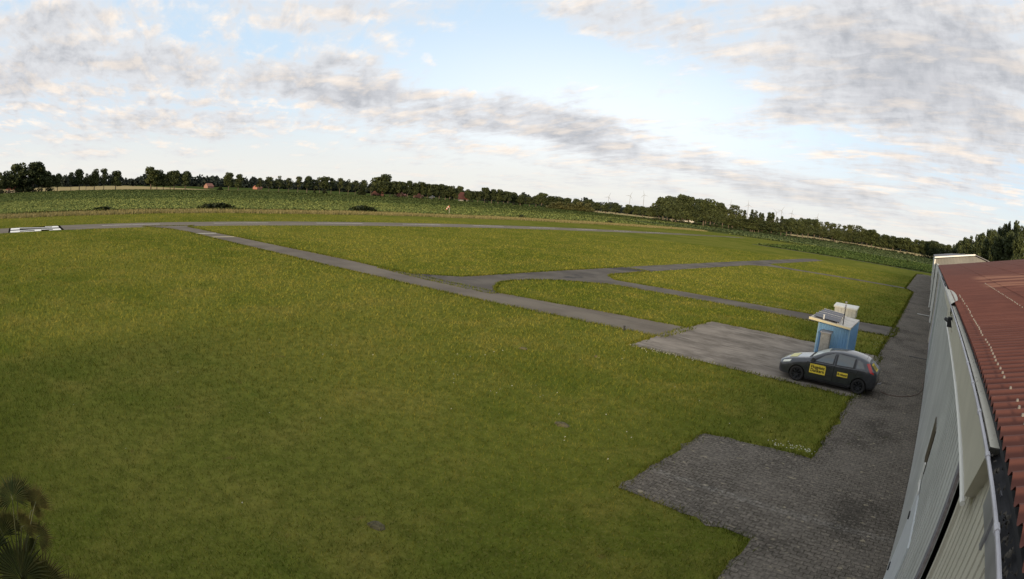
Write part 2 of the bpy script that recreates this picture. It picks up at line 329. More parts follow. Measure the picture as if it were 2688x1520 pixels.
TREES = [
('clump', 'oak', -434.0, -17.5, 14.1, 2.7),
('clump', 'oak', -436.7, -9.7, 15.3, 4.4),
('clump', 'oak', -439.1, -2.7, 19.9, 5.5),
('clump', 'bush', -441.2, 4.4, 14.6, 5.5),
('clump', 'oak', -443.4, 11.3, 20.6, 6.1),
('clump', 'oak', -445.4, 19.2, 16.3, 4.8),
('clump', 'oak', -446.2, 22.6, 13.1, 3.0),
('gate', 'oak', -457.4, 28.2, 11.6, 3.3),
('gate', 'oak', -458.7, 33.5, 12.4, 3.7),
('left_row', 'thin', -456.3, 45.1, 13.3, 3.5),
('left_row', 'oak', -457.9, 52.5, 15.3, 4.8),
('left_row', 'thin', -458.9, 58.5, 12.4, 3.3),
('left_row', 'oak', -460.3, 65.8, 15.5, 4.5),
('left_row', 'thin', -461.6, 74.3, 15.9, 4.5),
('left_row', 'oak', -462.7, 84.6, 14.1, 5.1),
('pair_row', 'oak', -462.0, 115.0, 17.0, 6.6),
('pair_row', 'oak', -461.7, 120.3, 15.2, 4.8),
('pair_row', 'oak', -461.2, 125.7, 12.2, 3.6),
('pair_row', 'oak', -460.8, 131.6, 13.8, 4.2),
('pair_row', 'oak', -460.5, 134.9, 14.6, 4.8),
('pair_row', 'oak', -459.5, 144.3, 14.3, 4.8),
('two', 'oak', -458.6, 182.6, 14.3, 4.5),
('two', 'oak', -457.1, 190.8, 13.3, 4.6),
('bushes', 'bush', -450.4, 171.7, 3.5, 2.8),
('avenue', 'thin', -459.7, 211.1, 11.1, 4.0),
('avenue', 'thin', -460.7, 220.7, 12.4, 4.3),
('avenue', 'thin', -461.6, 231.0, 13.7, 4.5),
('avenue', 'thin', -462.1, 240.7, 12.1, 4.1),
('avenue', 'thin', -462.5, 250.3, 14.0, 4.6),
('avenue', 'oak', -462.7, 259.6, 14.5, 4.4),
('avenue', 'thin', -462.7, 267.0, 11.8, 3.4),
('avenue', 'thin', -462.7, 272.6, 14.3, 4.3),
('avenue', 'oak', -462.6, 278.3, 15.1, 4.3),
('avenue', 'thin', -462.4, 284.6, 14.2, 3.9),
('avenue', 'thin', -462.0, 293.5, 14.7, 4.3),
('avenue', 'thin', -461.4, 302.5, 14.2, 4.2),
('avenue', 'thin', -460.8, 310.0, 13.3, 3.7),
('avenue', 'thin', -460.3, 318.6, 14.3, 4.2),
('avenue', 'thin', -459.7, 326.8, 14.8, 4.0),
('bushes', 'bush', -449.4, 259.8, 2.9, 1.3),
('bushes', 'bush', -449.4, 270.0, 3.3, 2.4),
('bushes', 'bush', -447.9, 308.2, 10.1, 4.1),
('farm_wood', 'oak', -474.7, 351.5, 21.1, 8.1),
('farm_wood', 'oak', -475.1, 346.3, 14.8, 4.9),
('farm_wood', 'oak', -458.3, 340.2, 14.6, 6.2),
('farm_wood', 'oak', -457.4, 347.9, 14.6, 4.8),
('farm_wood', 'oak', -456.7, 353.4, 14.9, 4.6),
('farm_wood', 'oak', -455.8, 360.0, 15.1, 4.4),
('farm_wood', 'oak', -454.7, 367.2, 16.3, 4.2),
('farm_wood', 'oak', -453.4, 374.5, 15.1, 4.7),
('farm_wood', 'oak', -452.0, 382.2, 16.2, 4.7),
('farm_wood', 'oak', -450.6, 389.0, 14.8, 4.5),
('farm_wood', 'oak', -449.2, 395.7, 15.0, 4.8),
('farm_wood', 'oak', -447.7, 402.4, 15.4, 4.8),
('farm_wood', 'oak', -446.1, 409.1, 15.0, 4.8),
('farm_wood', 'oak', -444.8, 414.2, 14.6, 4.8),
('farm_wood', 'oak', -443.4, 419.4, 12.4, 3.1),
('farm_wood', 'oak', -478.8, 459.1, 15.8, 4.4),
('right_row', 'oak', -444.3, 438.9, 12.8, 4.2),
('right_row', 'oak', -443.1, 444.6, 11.4, 3.7),
('right_row', 'oak', -441.7, 451.4, 11.6, 4.5),
('right_row', 'oak', -440.1, 459.8, 16.0, 4.5),
('right_row', 'oak', -438.0, 468.6, 14.8, 4.6),
('right_row', 'oak', -436.0, 476.7, 15.7, 4.6),
('right_row', 'oak', -434.1, 483.7, 13.8, 4.1),
('right_row', 'oak', -432.7, 488.7, 13.9, 4.1),
('right_row', 'oak', -443.3, 497.4, 14.2, 4.3),
('right_row', 'oak', -439.9, 505.7, 13.7, 4.7),
('right_row', 'oak', -434.3, 511.6, 12.3, 4.7),
('right_row', 'oak', -427.1, 519.0, 10.2, 4.7),
('right_row', 'oak', -422.0, 524.1, 12.3, 4.0),
('right_row', 'oak', -417.6, 528.6, 15.8, 6.2),
('right_row', 'oak', -411.6, 534.3, 13.2, 5.5),
('right_row', 'oak', -404.1, 541.3, 13.8, 6.9),
('right_row', 'oak', -395.9, 548.8, 13.0, 4.8),
('right_row', 'oak', -388.7, 555.1, 13.1, 4.8),
('right_row', 'oak', -379.2, 563.3, 13.4, 5.5),
('willow', 'willow', -365.2, 482.4, 6.6, 6.2),
('willow', 'willow', -360.5, 486.8, 8.2, 6.2),
('willow', 'willow', -353.2, 493.6, 7.6, 6.2),
('willow', 'willow', -346.4, 499.7, 10.0, 6.3),
('willow', 'willow', -339.4, 505.8, 9.6, 5.9),
('gap_row', 'oak', -358.3, 551.8, 10.9, 4.6),
('gap_row', 'oak', -343.4, 545.6, 10.8, 4.5),
('gap_row', 'oak', -326.1, 537.7, 12.6, 5.1),
('gap_row', 'oak', -306.3, 528.1, 11.6, 4.3),
('gap_row', 'oak', -291.8, 520.5, 11.3, 3.9),
('gap_row', 'oak', -281.2, 514.7, 11.2, 3.8),
('gap_row', 'oak', -271.3, 508.3, 10.7, 3.7),
('big_wood', 'oak', -255.7, 490.5, 11.5, 4.6),
('big_wood', 'oak', -246.2, 481.5, 19.0, 5.4),
('big_wood', 'oak', -231.0, 467.8, 20.2, 5.2),
('big_wood', 'oak', -216.1, 453.8, 19.8, 4.8),
('big_wood', 'oak', -206.3, 444.4, 21.4, 5.3),
('big_wood', 'oak', -200.6, 446.0, 20.8, 5.1),
('big_wood', 'oak', -194.5, 447.7, 19.7, 4.9),
('big_wood', 'oak', -188.8, 449.1, 19.1, 4.5),
('big_wood', 'oak', -183.3, 450.4, 20.8, 5.3),
('big_wood', 'oak', -177.8, 451.7, 18.9, 4.5),
('big_wood', 'oak', -173.5, 452.7, 16.4, 3.6),
('big_wood', 'oak', -239.4, 476.1, 13.4, 5.3),
('big_wood', 'oak', -222.4, 460.7, 12.7, 5.1),
('big_wood', 'oak', -208.7, 447.3, 13.6, 5.0),
('big_wood', 'oak', -200.8, 446.1, 13.5, 4.9),
('big_wood', 'oak', -194.3, 447.8, 13.4, 4.9),
('big_wood', 'oak', -187.1, 449.6, 13.4, 4.9),
('big_wood', 'oak', -180.2, 451.3, 13.4, 4.9),
('big_wood', 'thin', -164.8, 454.5, 18.4, 4.4),
('big_wood', 'thin', -168.5, 453.8, 14.4, 4.0),
('big_wood', 'thin', -160.0, 455.4, 15.8, 3.6),
('big_wood', 'pine', -156.7, 456.0, 15.0, 3.6),
('big_wood', 'pine', -150.7, 457.0, 16.2, 3.0),
('big_wood', 'pine', -147.3, 457.6, 15.7, 3.0),
('big_wood', 'pine', -144.0, 458.1, 14.9, 3.0),
('big_wood', 'pine', -142.3, 459.7, 14.5, 2.8),
('big_wood', 'pine', -139.8, 469.7, 16.1, 3.1),
('big_wood', 'pine', -138.3, 475.1, 16.2, 3.1),
('big_wood', 'oak', -165.7, 454.4, 10.3, 4.9),
('big_wood', 'oak', -157.4, 456.0, 9.7, 4.8),
('big_wood', 'oak', -149.2, 457.4, 9.6, 4.8),
('big_wood', 'oak', -141.6, 460.6, 9.4, 4.8),
('big_wood', 'oak', -137.9, 474.5, 9.6, 5.0),
('lit_wood', 'pine', -142.3, 459.4, 14.3, 3.0),
('lit_wood', 'pine', -139.8, 469.8, 15.8, 3.0),
('lit_wood', 'pine', -138.5, 474.5, 16.1, 3.1),
('lit_wood', 'pine', -136.0, 482.3, 13.5, 2.8),
('lit_wood', 'pine', -133.8, 489.6, 14.7, 3.2),
('lit_wood', 'oak', -131.0, 498.0, 13.5, 3.8),
('lit_wood', 'oak', -128.7, 505.3, 14.7, 3.8),
('lit_wood', 'oak', -125.3, 514.6, 14.7, 3.9),
('lit_wood', 'oak', -122.3, 522.9, 16.1, 3.9),
('lit_wood', 'oak', -119.0, 531.2, 16.7, 4.0),
('lit_wood', 'oak', -115.2, 540.8, 16.9, 4.1),
('lit_wood', 'thin', -111.6, 549.9, 16.2, 3.8),
('lit_wood', 'thin', -107.6, 560.2, 16.9, 3.9),
('lit_wood', 'thin', -103.2, 570.4, 16.6, 3.9),
('lit_wood', 'thin', -98.7, 580.6, 17.0, 4.0),
('lit_wood', 'thin', -94.3, 589.6, 16.3, 3.7),
('lit_wood', 'thin', -90.2, 592.4, 17.8, 3.7),
('lit_wood', 'thin', -85.9, 591.7, 18.3, 3.7),
('lit_wood', 'thin', -79.9, 590.7, 18.2, 4.0),
('lit_wood', 'thin', -75.0, 589.9, 16.4, 3.7),
('lit_wood', 'oak', -109.8, 553.5, 11.6, 5.1),
('lit_wood', 'oak', -101.2, 573.9, 12.2, 5.3),
('lit_wood', 'oak', -92.2, 592.8, 12.1, 5.4),
('lit_wood', 'oak', -79.7, 590.9, 12.5, 5.4),
('lit_wood', 'oak', -69.7, 589.0, 15.1, 4.7),
('lit_wood', 'oak', -64.6, 588.0, 16.1, 4.7),
('lit_wood', 'oak', -59.9, 587.2, 13.5, 4.7),
('lit_wood', 'oak', -54.7, 585.2, 12.9, 4.7),
('lit_wood', 'oak', -49.5, 583.0, 13.6, 4.6),
('lit_wood', 'oak', -41.4, 579.4, 13.5, 4.6),
('lit_wood', 'oak', -33.2, 575.7, 13.0, 4.9),
('lit_wood', 'oak', -26.0, 572.3, 13.8, 4.9),
('lit_wood', 'oak', -17.4, 568.0, 13.9, 4.8),
('lit_wood', 'oak', -10.2, 564.3, 13.7, 4.5),
('lit_wood', 'oak', -4.5, 561.3, 13.6, 4.4),
('lit_wood', 'oak', 1.7, 544.4, 14.3, 4.3),
('right_wood', 'oak', -2.9, 560.4, 14.7, 4.4),
('right_wood', 'oak', 1.5, 544.8, 14.9, 4.3),
('right_wood', 'oak', 7.3, 519.9, 13.4, 3.8),
('right_wood', 'oak', 11.5, 499.7, 12.7, 3.7),
('right_wood', 'oak', 15.0, 481.0, 12.9, 3.5),
('right_wood', 'oak', 18.3, 456.8, 13.7, 3.6),
('right_wood', 'oak', 20.6, 429.7, 14.7, 3.4),
('right_wood', 'pine', 21.9, 411.6, 16.0, 3.3),
('right_wood', 'pine', 23.3, 386.8, 17.1, 3.5),
('right_wood', 'pine', 24.8, 355.1, 17.4, 3.5),
('right_wood', 'pine', 26.2, 318.6, 18.0, 3.1),
('right_wood', 'pine', 27.1, 297.6, 17.8, 2.7),
('right_wood', 'pine', 27.7, 273.3, 18.4, 2.3),
('right_wood', 'pine', 27.9, 257.1, 17.9, 2.2),
('right_wood', 'pine', 28.0, 242.6, 17.3, 2.2),
('right_wood', 'pine', 27.9, 227.9, 17.4, 2.1),
('right_wood', 'pine', 29.0, 223.8, 17.7, 2.1),
('right_wood', 'pine', 30.2, 218.8, 19.2, 2.2),
('right_wood', 'pine', 31.1, 215.2, 19.4, 2.0),
('right_wood', 'pine', 32.5, 209.3, 19.8, 1.9),
('right_wood', 'pine', 33.6, 204.9, 18.8, 2.0),
('right_wood', 'pine', 34.7, 200.0, 17.8, 2.0),
('right_wood', 'oak', 19.7, 426.7, 10.7, 5.2),
('right_wood', 'oak', 23.7, 361.2, 12.7, 4.6),
('right_wood', 'oak', 25.9, 300.1, 13.9, 4.0),
('right_wood', 'oak', 27.0, 251.6, 14.3, 3.6),
('right_wood', 'oak', 27.4, 213.1, 14.7, 3.1),
('right_wood', 'oak', 30.2, 201.0, 15.8, 3.2),
('right_wood', 'oak', 32.1, 191.8, 15.6, 2.7),
]
FIELD_EDGE = [(-422.9, -30.0), (-432.2, -3.8), (-439.9, 22.4), (-446.1, 48.7), (-450.7, 75.1), (-451.5, 101.0), (-450.2, 126.5), (-447.5, 151.7), (-443.5, 176.7), (-444.8, 204.6), (-447.5, 234.4), (-448.4, 264.9), (-447.4, 296.0), (-445.2, 328.3), (-441.0, 361.1), (-434.6, 394.3), (-427.8, 429.6), (-419.8, 466.6), (-401.2, 494.2), (-377.8, 516.8), (-353.1, 538.3), (-303.0, 517.7), (-251.8, 485.6), (-200.4, 440.2), (-176.2, 446.3), (-151.7, 451.1), (-133.2, 476.3), (-117.2, 522.8), (-96.9, 572.6), (-66.7, 583.2), (-33.9, 571.0), (-1.9, 554.9)]
BRAMBLES = [(-124.6, 47, 9, 1.25, 'long flat dark bush on the verge, left of the windsock'), (-124.6, 86.5, 8, 1.5, 'broad dark bush on the verge nearest the windsock'), (-124.6, 20, 5, .6, 'low dark bush at the left end of the grass verge'), (-124.6, 148, 2, .9, 'small dark bush on the verge right of the windsock'), (-124.6, 202, 2.5, .9, 'farthest dark bush on the verge towards the wood')]
# ------------------------------------------------------------------ the ground
RUNWAY = [(-85.7, -60), (-77.3, -60), (-77.2, 19), (-77.5, 110), (-78.3, 172), (-80.2, 240), (-84.3, 240), (-85.6, 110)]
TAXI = [(-78.5, 26.2), (-76.4, 24.6), (-61, 25.5), (-50, 26.1), (-41.5, 26.6), (-35.5, 26.7), (-28, 26.75), (-24, 26.95), (-20.5, 27.5), (-17, 28.1), (-13, 28.6), (-11.9, 28.75),
        (-11.9, 25.15), (-14.7, 24.85), (-19.3, 24.4), (-24, 23.85), (-31.7, 23.5), (-37.2, 23.15), (-44.3, 23.0), (-52.8, 22.6), (-61, 22.25), (-68, 22.05), (-73, 21.2), (-78.5, 18.6)]
JUNC = [(-35.4, 26.3), (-32.3, 26.95), (-31.2, 28.1), (-29.92, 29.5), (-29.9, 32.2), (-30.1, 41.4), (-30.1, 52), (-27.05, 52), (-26.97, 44.5), (-26.4, 43.4), (-25.2, 42.2), (-24.6, 41.65),
        (-19.5, 42.1), (-15.1, 42.3), (-8.65, 42.9), (-5, 43.7), (-1.9, 44.4), (-1.9, 39.5), (-4.3, 39.4), (-8, 39.55), (-15.6, 39.2), (-21.4, 38.9), (-23.5, 38.6), (-24.65, 37.3),
        (-26.2, 36.1), (-27.1, 34.0), (-27.35, 32.3), (-27.15, 30.6), (-26.3, 29.2), (-25.4, 28.1), (-24.5, 27.25), (-23.8, 26.8), (-24, 26.2), (-30, 26.0)]
TAXI_FAR = [(-30.1, 51), (-30.0, 80), (-29.6, 108), (-29.3, 131), (-28.2, 136), (-25.6, 134), (-26.2, 112), (-26.5, 92), (-25.6, 90.6), (-20.8, 89.6), (-14.6, 90.1), (-3.3, 90.9), (-3.3, 88.8), (-14, 87.6), (-20.1, 87.0),
            (-25, 86.2), (-26.5, 83), (-26.75, 80), (-27.0, 58), (-27.0, 51)]
APRON = [(.9, -14), (.9, 156), (-1.9, 155), (-3.5, 150), (-3.6, 140), (-3.65, 90), (-2.2, 84.5), (-2.22, 45.5), (-2.25, 32.2), (-2.22, 22), (-2.2, 15.05), (-3.7, 15.0), (-5.28, 14.75), (-5.33, 10.22), (-4.1, 10.2), (-2.2, 10.05), (-2.2, 8.4), (-2.4, 3), (-2.6, -14)]
PAD = [(-12.2, 22.25), (-12.3, 28.7), (-12.18, 31.9), (-8.6, 32.0), (-2.5, 31.8), (-2.0, 31.7), (-2.0, 22.35), (-4.9, 22.4)]
LAWN = [(-120, -90), (60, -90), (60, 171), (.3, 173.2), (-17.3, 172), (-34, 172.6), (-55.5, 174.5), (-56.3, 256), (-73, 260), (-100, 267), (-122, 270)]
FE = [(x, y) for x, y in FIELD_EDGE]
CROP = [(-119.5, -220), (-119.5, 268), (-100, 266.5), (-73, 259.6), (-56.8, 255.5), (-56.0, 174.6), (-34, 172.7), (-17.3, 172.1), (.3, 173.3), (60, 171.2), (160, 169), (60, 260), (40, 420), (10, 560)]+FE[::-1]+[(-400, -220)]
tag(sheet('ground', [(-15000, -15000), (15000, -15000), (15000, 15000), (-15000, 15000)], -.02, M_ground), kind='structure')
tag(sheet('airfield_lawn', LAWN, 0, M_lawn), kind='structure')
tag(sheet('crop_field', CROP, .004, M_cropsoil), kind='structure')
WHEATS = [[(-456, 0), (-462, 120), (-463, 178), (-1000, 200), (-1000, -120), (-456, -60)],
          [(-418, 540), (-330, 600), (-290, 580), (-240, 530), (-215, 505), (-420, 950), (-820, 1050)],
          [(-170, 640), (-120, 600), (-60, 612), (-5, 590), (60, 560), (70, 1000), (-250, 1000)]]
for p_ in WHEATS: tag(sheet('grain_field', p_, -.008, M_wheat), kind='structure')
tag(sheet('runway', jag(RUNWAY, 2.0, .12, 3), .004, M_runway), kind='structure')
tag(sheet('taxiway', jag(TAXI, .5, .075, 4), .008, M_asphalt), kind='structure')
tag(sheet('taxiway_junction', jag(JUNC, .5, .08, 5), .012, M_asphalt2), kind='structure')
tag(sheet('outer_taxiway', jag(TAXI_FAR, .8, .07, 6), .016, M_asphalt2), kind='structure')
tag(sheet('apron', jag(APRON, .30, .085, 7), .008, M_pavers), kind='structure')
tag(sheet('concrete_pad', jag(PAD, .35, .07, 8), .012, M_concrete), kind='structure')
# a pale kerb course where pavement meets pad
def strip(name, pts, wd, z, m, label=None, cat=None, group=None, kind=None):
    b = MB()
    for (x0, y0), (x1, y1) in zip(pts, pts[1:]):
        L = math.hypot(x1-x0, y1-y0); nx, ny = -(y1-y0)/L*wd/2, (x1-x0)/L*wd/2
        b.add([(x0+nx, y0+ny, z), (x1+nx, y1+ny, z), (x1-nx, y1-ny, z), (x0-nx, y0-ny, z)], [(0, 1, 2, 3)])
    return tag(b.build(name, m), label, cat, group, kind)
# runway centre line dashes, hold lines and the number 26
M_dash = mat('runway_line_paint', (.66, .63, .58), .8, var=.25, vscale=1.5)
for k in range(-3, 9):
    y0 = 13.2+17.55*k
    if k in (-1, -2): continue
    strip('centre_line', [(-82.4, y0), (-82.4, y0+9)], .34, .008, M_dash, kind='structure')
M_hold = mat('hold_line_paint', (.62, .60, .52), .8, var=.15, vscale=2)
strip('hold_line', [(-65.75, 22.2), (-65.75, 24.9)], .45, .012, M_hold, kind='structure')
strip('hold_line', [(-61.2, 22.3), (-61.2, 25.4)], .45, .012, mat('yellowed_line_paint', (.60, .50, .30), .8, var=.15), kind='structure')
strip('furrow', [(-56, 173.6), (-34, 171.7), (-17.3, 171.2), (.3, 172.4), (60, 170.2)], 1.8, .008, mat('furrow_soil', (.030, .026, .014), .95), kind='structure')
nb = MB(); Z_ = .012
def stroke(p, q, wd):
    (x0, y0), (x1, y1) = p, q; L = math.hypot(x1-x0, y1-y0); nx, ny = -(y1-y0)/L*wd/2, (x1-x0)/L*wd/2
    nb.add([(x0+nx, y0+ny, Z_), (x1+nx, y1+ny, Z_), (x1-nx, y1-ny, Z_), (x0-nx, y0-ny, Z_)], [(0, 1, 2, 3)])
def rect(x0, x1, y0, y1): nb.add([(x0, y0, Z_), (x1, y0, Z_), (x1, y1, Z_), (x0, y1, Z_)], [(0, 1, 2, 3)])
# far digit 2 (top towards +y) : foot, slanted stem, head with its hook
rect(-85.0, -81.9, -1.3, .2)
nb.add([(-85.0, .2, Z_), (-84.0, .2, Z_), (-81.9, 4.2, Z_), (-82.9, 4.2, Z_)], [(0, 1, 2, 3)])
rect(-82.8, -81.9, 4.2, 5.5); rect(-84.9, -82.0, 5.5, 6.5); rect(-85.0, -84.2, 4.4, 5.5)
# near digit 6 : foot, two sides, waist, head
rect(-80.4, -77.3, -1.3, .2); rect(-80.4, -79.5, .2, 5.3); rect(-78.1, -77.3, .2, 2.5); rect(-79.5, -77.3, 2.5, 3.5); rect(-80.3, -77.5, 5.3, 6.5); rect(-78.2, -77.5, 4.7, 5.3)
Mn = mat('runway_number_paint', (.82, .80, .74), .75, var=.06)
tag(nb.build('runway_number', Mn, fix=False), kind='structure')
nbk = MB(); nbk.add([(-85.5, -1.6, .0085), (-77.3, -1.6, .0085), (-77.3, 6.9, .0085), (-85.5, 6.9, .0085)], [(0, 1, 2, 3)])
tag(nbk.build('runway_number_ground', mat('fresh_black_paint', (.012, .011, .010), 1, spec=0)), kind='structure')

# ------------------------------------------------------------------ turf, crops and rough grass as real blades
PAVED = [TAXI, JUNC, TAXI_FAR, APRON, PAD, RUNWAY]
def polar(n, d0, d1, a0, a1, power):
    """points round the mast, dense near it"""
    u = rng.random(n); d = (d0**power+(d1**power-d0**power)*u)**(1/power); a = np.radians(a0+(a1-a0)*rng.random(n))
    return np.stack([d*np.sin(a), d*np.cos(a)], 1), d
def blades(P, h, wd, lean, z=0.0):
    n = len(P); a = rng.random(n)*2*np.pi; t = rng.random(n)*2*np.pi; l = lean*(.3+rng.random(n))
    hx = np.cos(a)*wd/2; hy = np.sin(a)*wd/2; B = np.zeros((n, 3, 3))
    B[:, 0] = np.stack([P[:, 0]-hx, P[:, 1]-hy, np.full(n, z)], 1); B[:, 1] = np.stack([P[:, 0]+hx, P[:, 1]+hy, np.full(n, z)], 1)
    B[:, 2] = np.stack([P[:, 0]+np.cos(t)*l*h, P[:, 1]+np.sin(t)*l*h, z+h], 1); return B
P, d = polar(520000, 5.5, 130, -112, 14, .45)
P += rng.normal(size=P.shape)*.02
ok = outside(P, [(.6, -90), (200, -90), (200, 400), (.6, 400)]) & (P[:, 0] > -118)
for q in PAVED: ok &= outside(P, q)
P, d = P[ok], d[ok]; n = len(P)
s = np.clip(d/14, .8, 4.0)
B = blades(P, (.05+.045*rng.random(n))*np.clip(s, .9, 1.5), .011*s*(.7+.8*rng.random(n)), .9)
gm = link('grass', quads_mesh('grass', B, M_blade, 3, rng.random(n))); tag(gm, kind='stuff')
# longer tufts creeping over the pavement edges
EP = []
for poly, dmax in ((APRON, 60), (PAD, 60), (TAXI, 90), (JUNC, 90)):
    for (x0, y0), (x1, y1) in zip(poly, poly[1:]+poly[:1]):
        if max(x0, x1) > .5: continue
        k = int(math.hypot(x1-x0, y1-y0)*100); t = rng.random(k)
        EP.append(np.stack([x0+(x1-x0)*t, y0+(y1-y0)*t], 1)+rng.normal(size=(k, 2))*.085)
EP = np.concatenate(EP); 
ins = np.zeros(len(EP), bool)
for q in (APRON, PAD, TAXI, JUNC): 
    c_ = EP.copy(); ins |= ~outside(c_, [(q_[0], q_[1]) for q_ in q])
EP = EP[~ins | (rng.random(len(EP)) < .4)]; n = len(EP)
de = np.hypot(EP[:, 0], EP[:, 1])
tag(link('edge_grass', quads_mesh('edge_grass', blades(EP, .08+.08*rng.random(n), .018*np.clip(de/16, .8, 3)*(.7+.6*rng.random(n)), .8), M_blade, 3, rng.random(n)*.6)), kind='stuff')
# daisies and clover heads on the edges
M_flower = mat('clover_white', (.50, .48, .36), .8)
FP = []
for cx, cy, sxx, syy, k in ((-2.75, 15.35, .45, .12, 60), (-10.3, 22.0, .8, .2, 60), (-11, 42.9, 2.5, .3, 70), (-6.5, 39.1, 1.8, .3, 60), (-26.8, 62, .2, 5, 30), (-2.6, 36.0, .2, 1.5, 20), (-9, 14, 5, 4, 30), (-14, 10, 5, 4, 24)):
    FP.append(rng.normal(size=(k, 2))*[sxx, syy]+[cx, cy])
FP = np.concatenate(FP)
okf = np.ones(len(FP), bool)
for q in PAVED: okf &= outside(FP, q)
FP = FP[okf]; n = len(FP); B = np.zeros((n, 4, 3)); r_ = .011
for k, (a, b_) in enumerate(((-1, -1), (1, -1), (1, 1), (-1, 1))): B[:, k] = np.stack([FP[:, 0]+a*r_, FP[:, 1]+b_*r_, .085+.02*rng.random(n)+b_*.006], 1)
tag(link('clover_flowers', quads_mesh('clover_flowers', B, M_flower, 4)), kind='stuff')
# tall dry grass along the far side of the runway
n = 90000; P = np.stack([-109-11*rng.random(n)**.8, -70+338*rng.random(n)], 1)
keep = (P[:, 0]+109 < -.0) & (rng.random(n) < np.clip(.35+.65*(np.abs(P[:, 0]+113.5) < 4), 0, 1))
wv_ = np.sin(P[:, 1]*.13)*.8+np.sin(P[:, 1]*.37+1)*.5; P = P[keep]; wv_ = wv_[keep]; P[:, 0] += wv_; n = len(P)
B = blades(P, .35+.35*rng.random(n), .07+.05*rng.random(n), .5)
tag(link('tall_grass', quads_mesh('tall_grass', B, M_dry, 3, np.clip(rng.normal(.5, .3, n), 0, 1))), kind='stuff')
# crop plants in rows
def leaves(P, hh, ll, k=4):
    n = len(P); out = []
    for j in range(k):
        a = rng.random(n)*2*np.pi; L = ll*(.6+.7*rng.random(n)); H_ = hh*(.7+.6*rng.random(n)); wd = L*.36
        ux, uy = np.cos(a), np.sin(a); zz = lambda f: H_*f
        q = np.zeros((n, 4, 3))
        q[:, 0] = np.stack([P[:, 0]+ux*.1*L, P[:, 1]+uy*.1*L, zz(.15)], 1)
        q[:, 1] = np.stack([P[:, 0]+ux*.55*L-uy*wd, P[:, 1]+uy*.55*L+ux*wd, zz(.95)], 1)
        q[:, 2] = np.stack([P[:, 0]+ux*L, P[:, 1]+uy*L, zz(.75)], 1)
        q[:, 3] = np.stack([P[:, 0]+ux*.55*L+uy*wd, P[:, 1]+uy*.55*L-ux*wd, zz(.95)], 1); out.append(q)
    return np.concatenate(out)
P, d = polar(110000, 122, 640, -104, 13, -.6)
near = d < 330
P[:, 1] = np.where(P[:, 0] < -119, P[:, 1], P[:, 1]); rowx = np.round(P[:, 0]/.75)*.75
P[:, 0] = np.where(near, rowx+rng.normal(size=len(P))*.07, P[:, 0])
ok = ~outside(P, CROP) & outside(P, [(-123.5, -300), (-100, -300), (-100, 300), (-123.5, 300)])
P, d = P[ok], d[ok]; s = np.clip(d/200, .9, 2.4)
LV = leaves(P, .42*np.clip(s, 1, 1.25), .48*s)
tone = np.tile(np.clip(rng.normal(.5, .28, len(P)), 0, 1), 4)
tag(link('crop_plants', quads_mesh('crop_plants', LV, M_cropleaf, 4, tone)), kind='stuff')

# ------------------------------------------------------------------ trees
def crown_mesh(kind, seed):
    """leaf clusters through the crown's volume; 15 m tall, radius 5 m"""
    r = np.random.default_rng(seed); C_ = []
    if kind in ('oak', 'thin'):
        nb_, lo, hi = (20, 4.3, 13.4) if kind == 'oak' else (16, 5.4, 13.6)
        for i in range(nb_):
            z = lo+(hi-lo)*r.random(); f = math.sin(math.pi*min(.97, max(.18, (z-.8)/14.4)))**.6; a = r.random()*6.283; q = 3.7*f*r.random()**.4
            C_.append((q*math.cos(a), q*math.sin(a), z, (1.5+1.1*r.random())*(1 if kind == 'oak' else .78)))
        C_.append((0, 0, 13.2, 1.7)); C_.append((0, 0, 9.5, 2.8 if kind == 'oak' else 1.7)); C_.append((0, 0, 6.2, 2.6 if kind == 'oak' else 1.5))
    elif kind == 'pine':
        for i in range(16):
            z = 4+10.6*(i/15); q = 2.6*(1-((z-3)/12.5))**.8*r.random(); a = r.random()*6.283
            C_.append((q*math.cos(a), q*math.sin(a), z, .55+1.7*(1-(z-3)/12.6)*(.7+.6*r.random())))
    else:
        for i in range(16):
            a = r.random()*6.283; q = 3.6*math.sqrt(r.random()); z = 1.5+11.5*r.random()*(1-(q/5.4)**2)
            C_.append((q*math.cos(a), q*math.sin(a), max(2.2, z), 1.7+.9*r.random()))
        C_ += [(0, 0, 12.3, 2.4), (3, 0, 2.6, 2.2), (-3, 0, 2.6, 2.2), (0, 3, 2.6, 2.2), (0, -3, 2.6, 2.2), (0, 0, 6, 3.4)]
    Q, T_ = [], []
    for (cx, cy, cz, cr) in C_:
        n = int(34*cr*cr*(.75 if kind == 'thin' else 1)); v = r.normal(size=(n, 3)); v /= np.linalg.norm(v, axis=1)[:, None]
        v *= (cr*(.55+.5*r.random(n)**.6))[:, None]; v[:, 2] *= .82; c = v+[cx, cy, cz]
        s = .28+.30*r.random(n)
        e1 = r.normal(size=(n, 3)); e1 /= np.linalg.norm(e1, axis=1)[:, None]; e2 = np.cross(e1, r.normal(size=(n, 3))); e2 /= np.linalg.norm(e2, axis=1)[:, None]
        e1 *= s[:, None]; e2 *= (s*.8)[:, None]
        Q.append(np.stack([c-e1-e2*.3, c+e2-e1*.1, c+e1+e2*.2, c-e2+e1*.15], 1)); T_.append(np.clip(.15+.7*r.random()+.25*r.normal(size=n), 0, 1))
    return quads_mesh('crown', np.concatenate(Q), M_leaf[kind], 4, np.concatenate(T_))
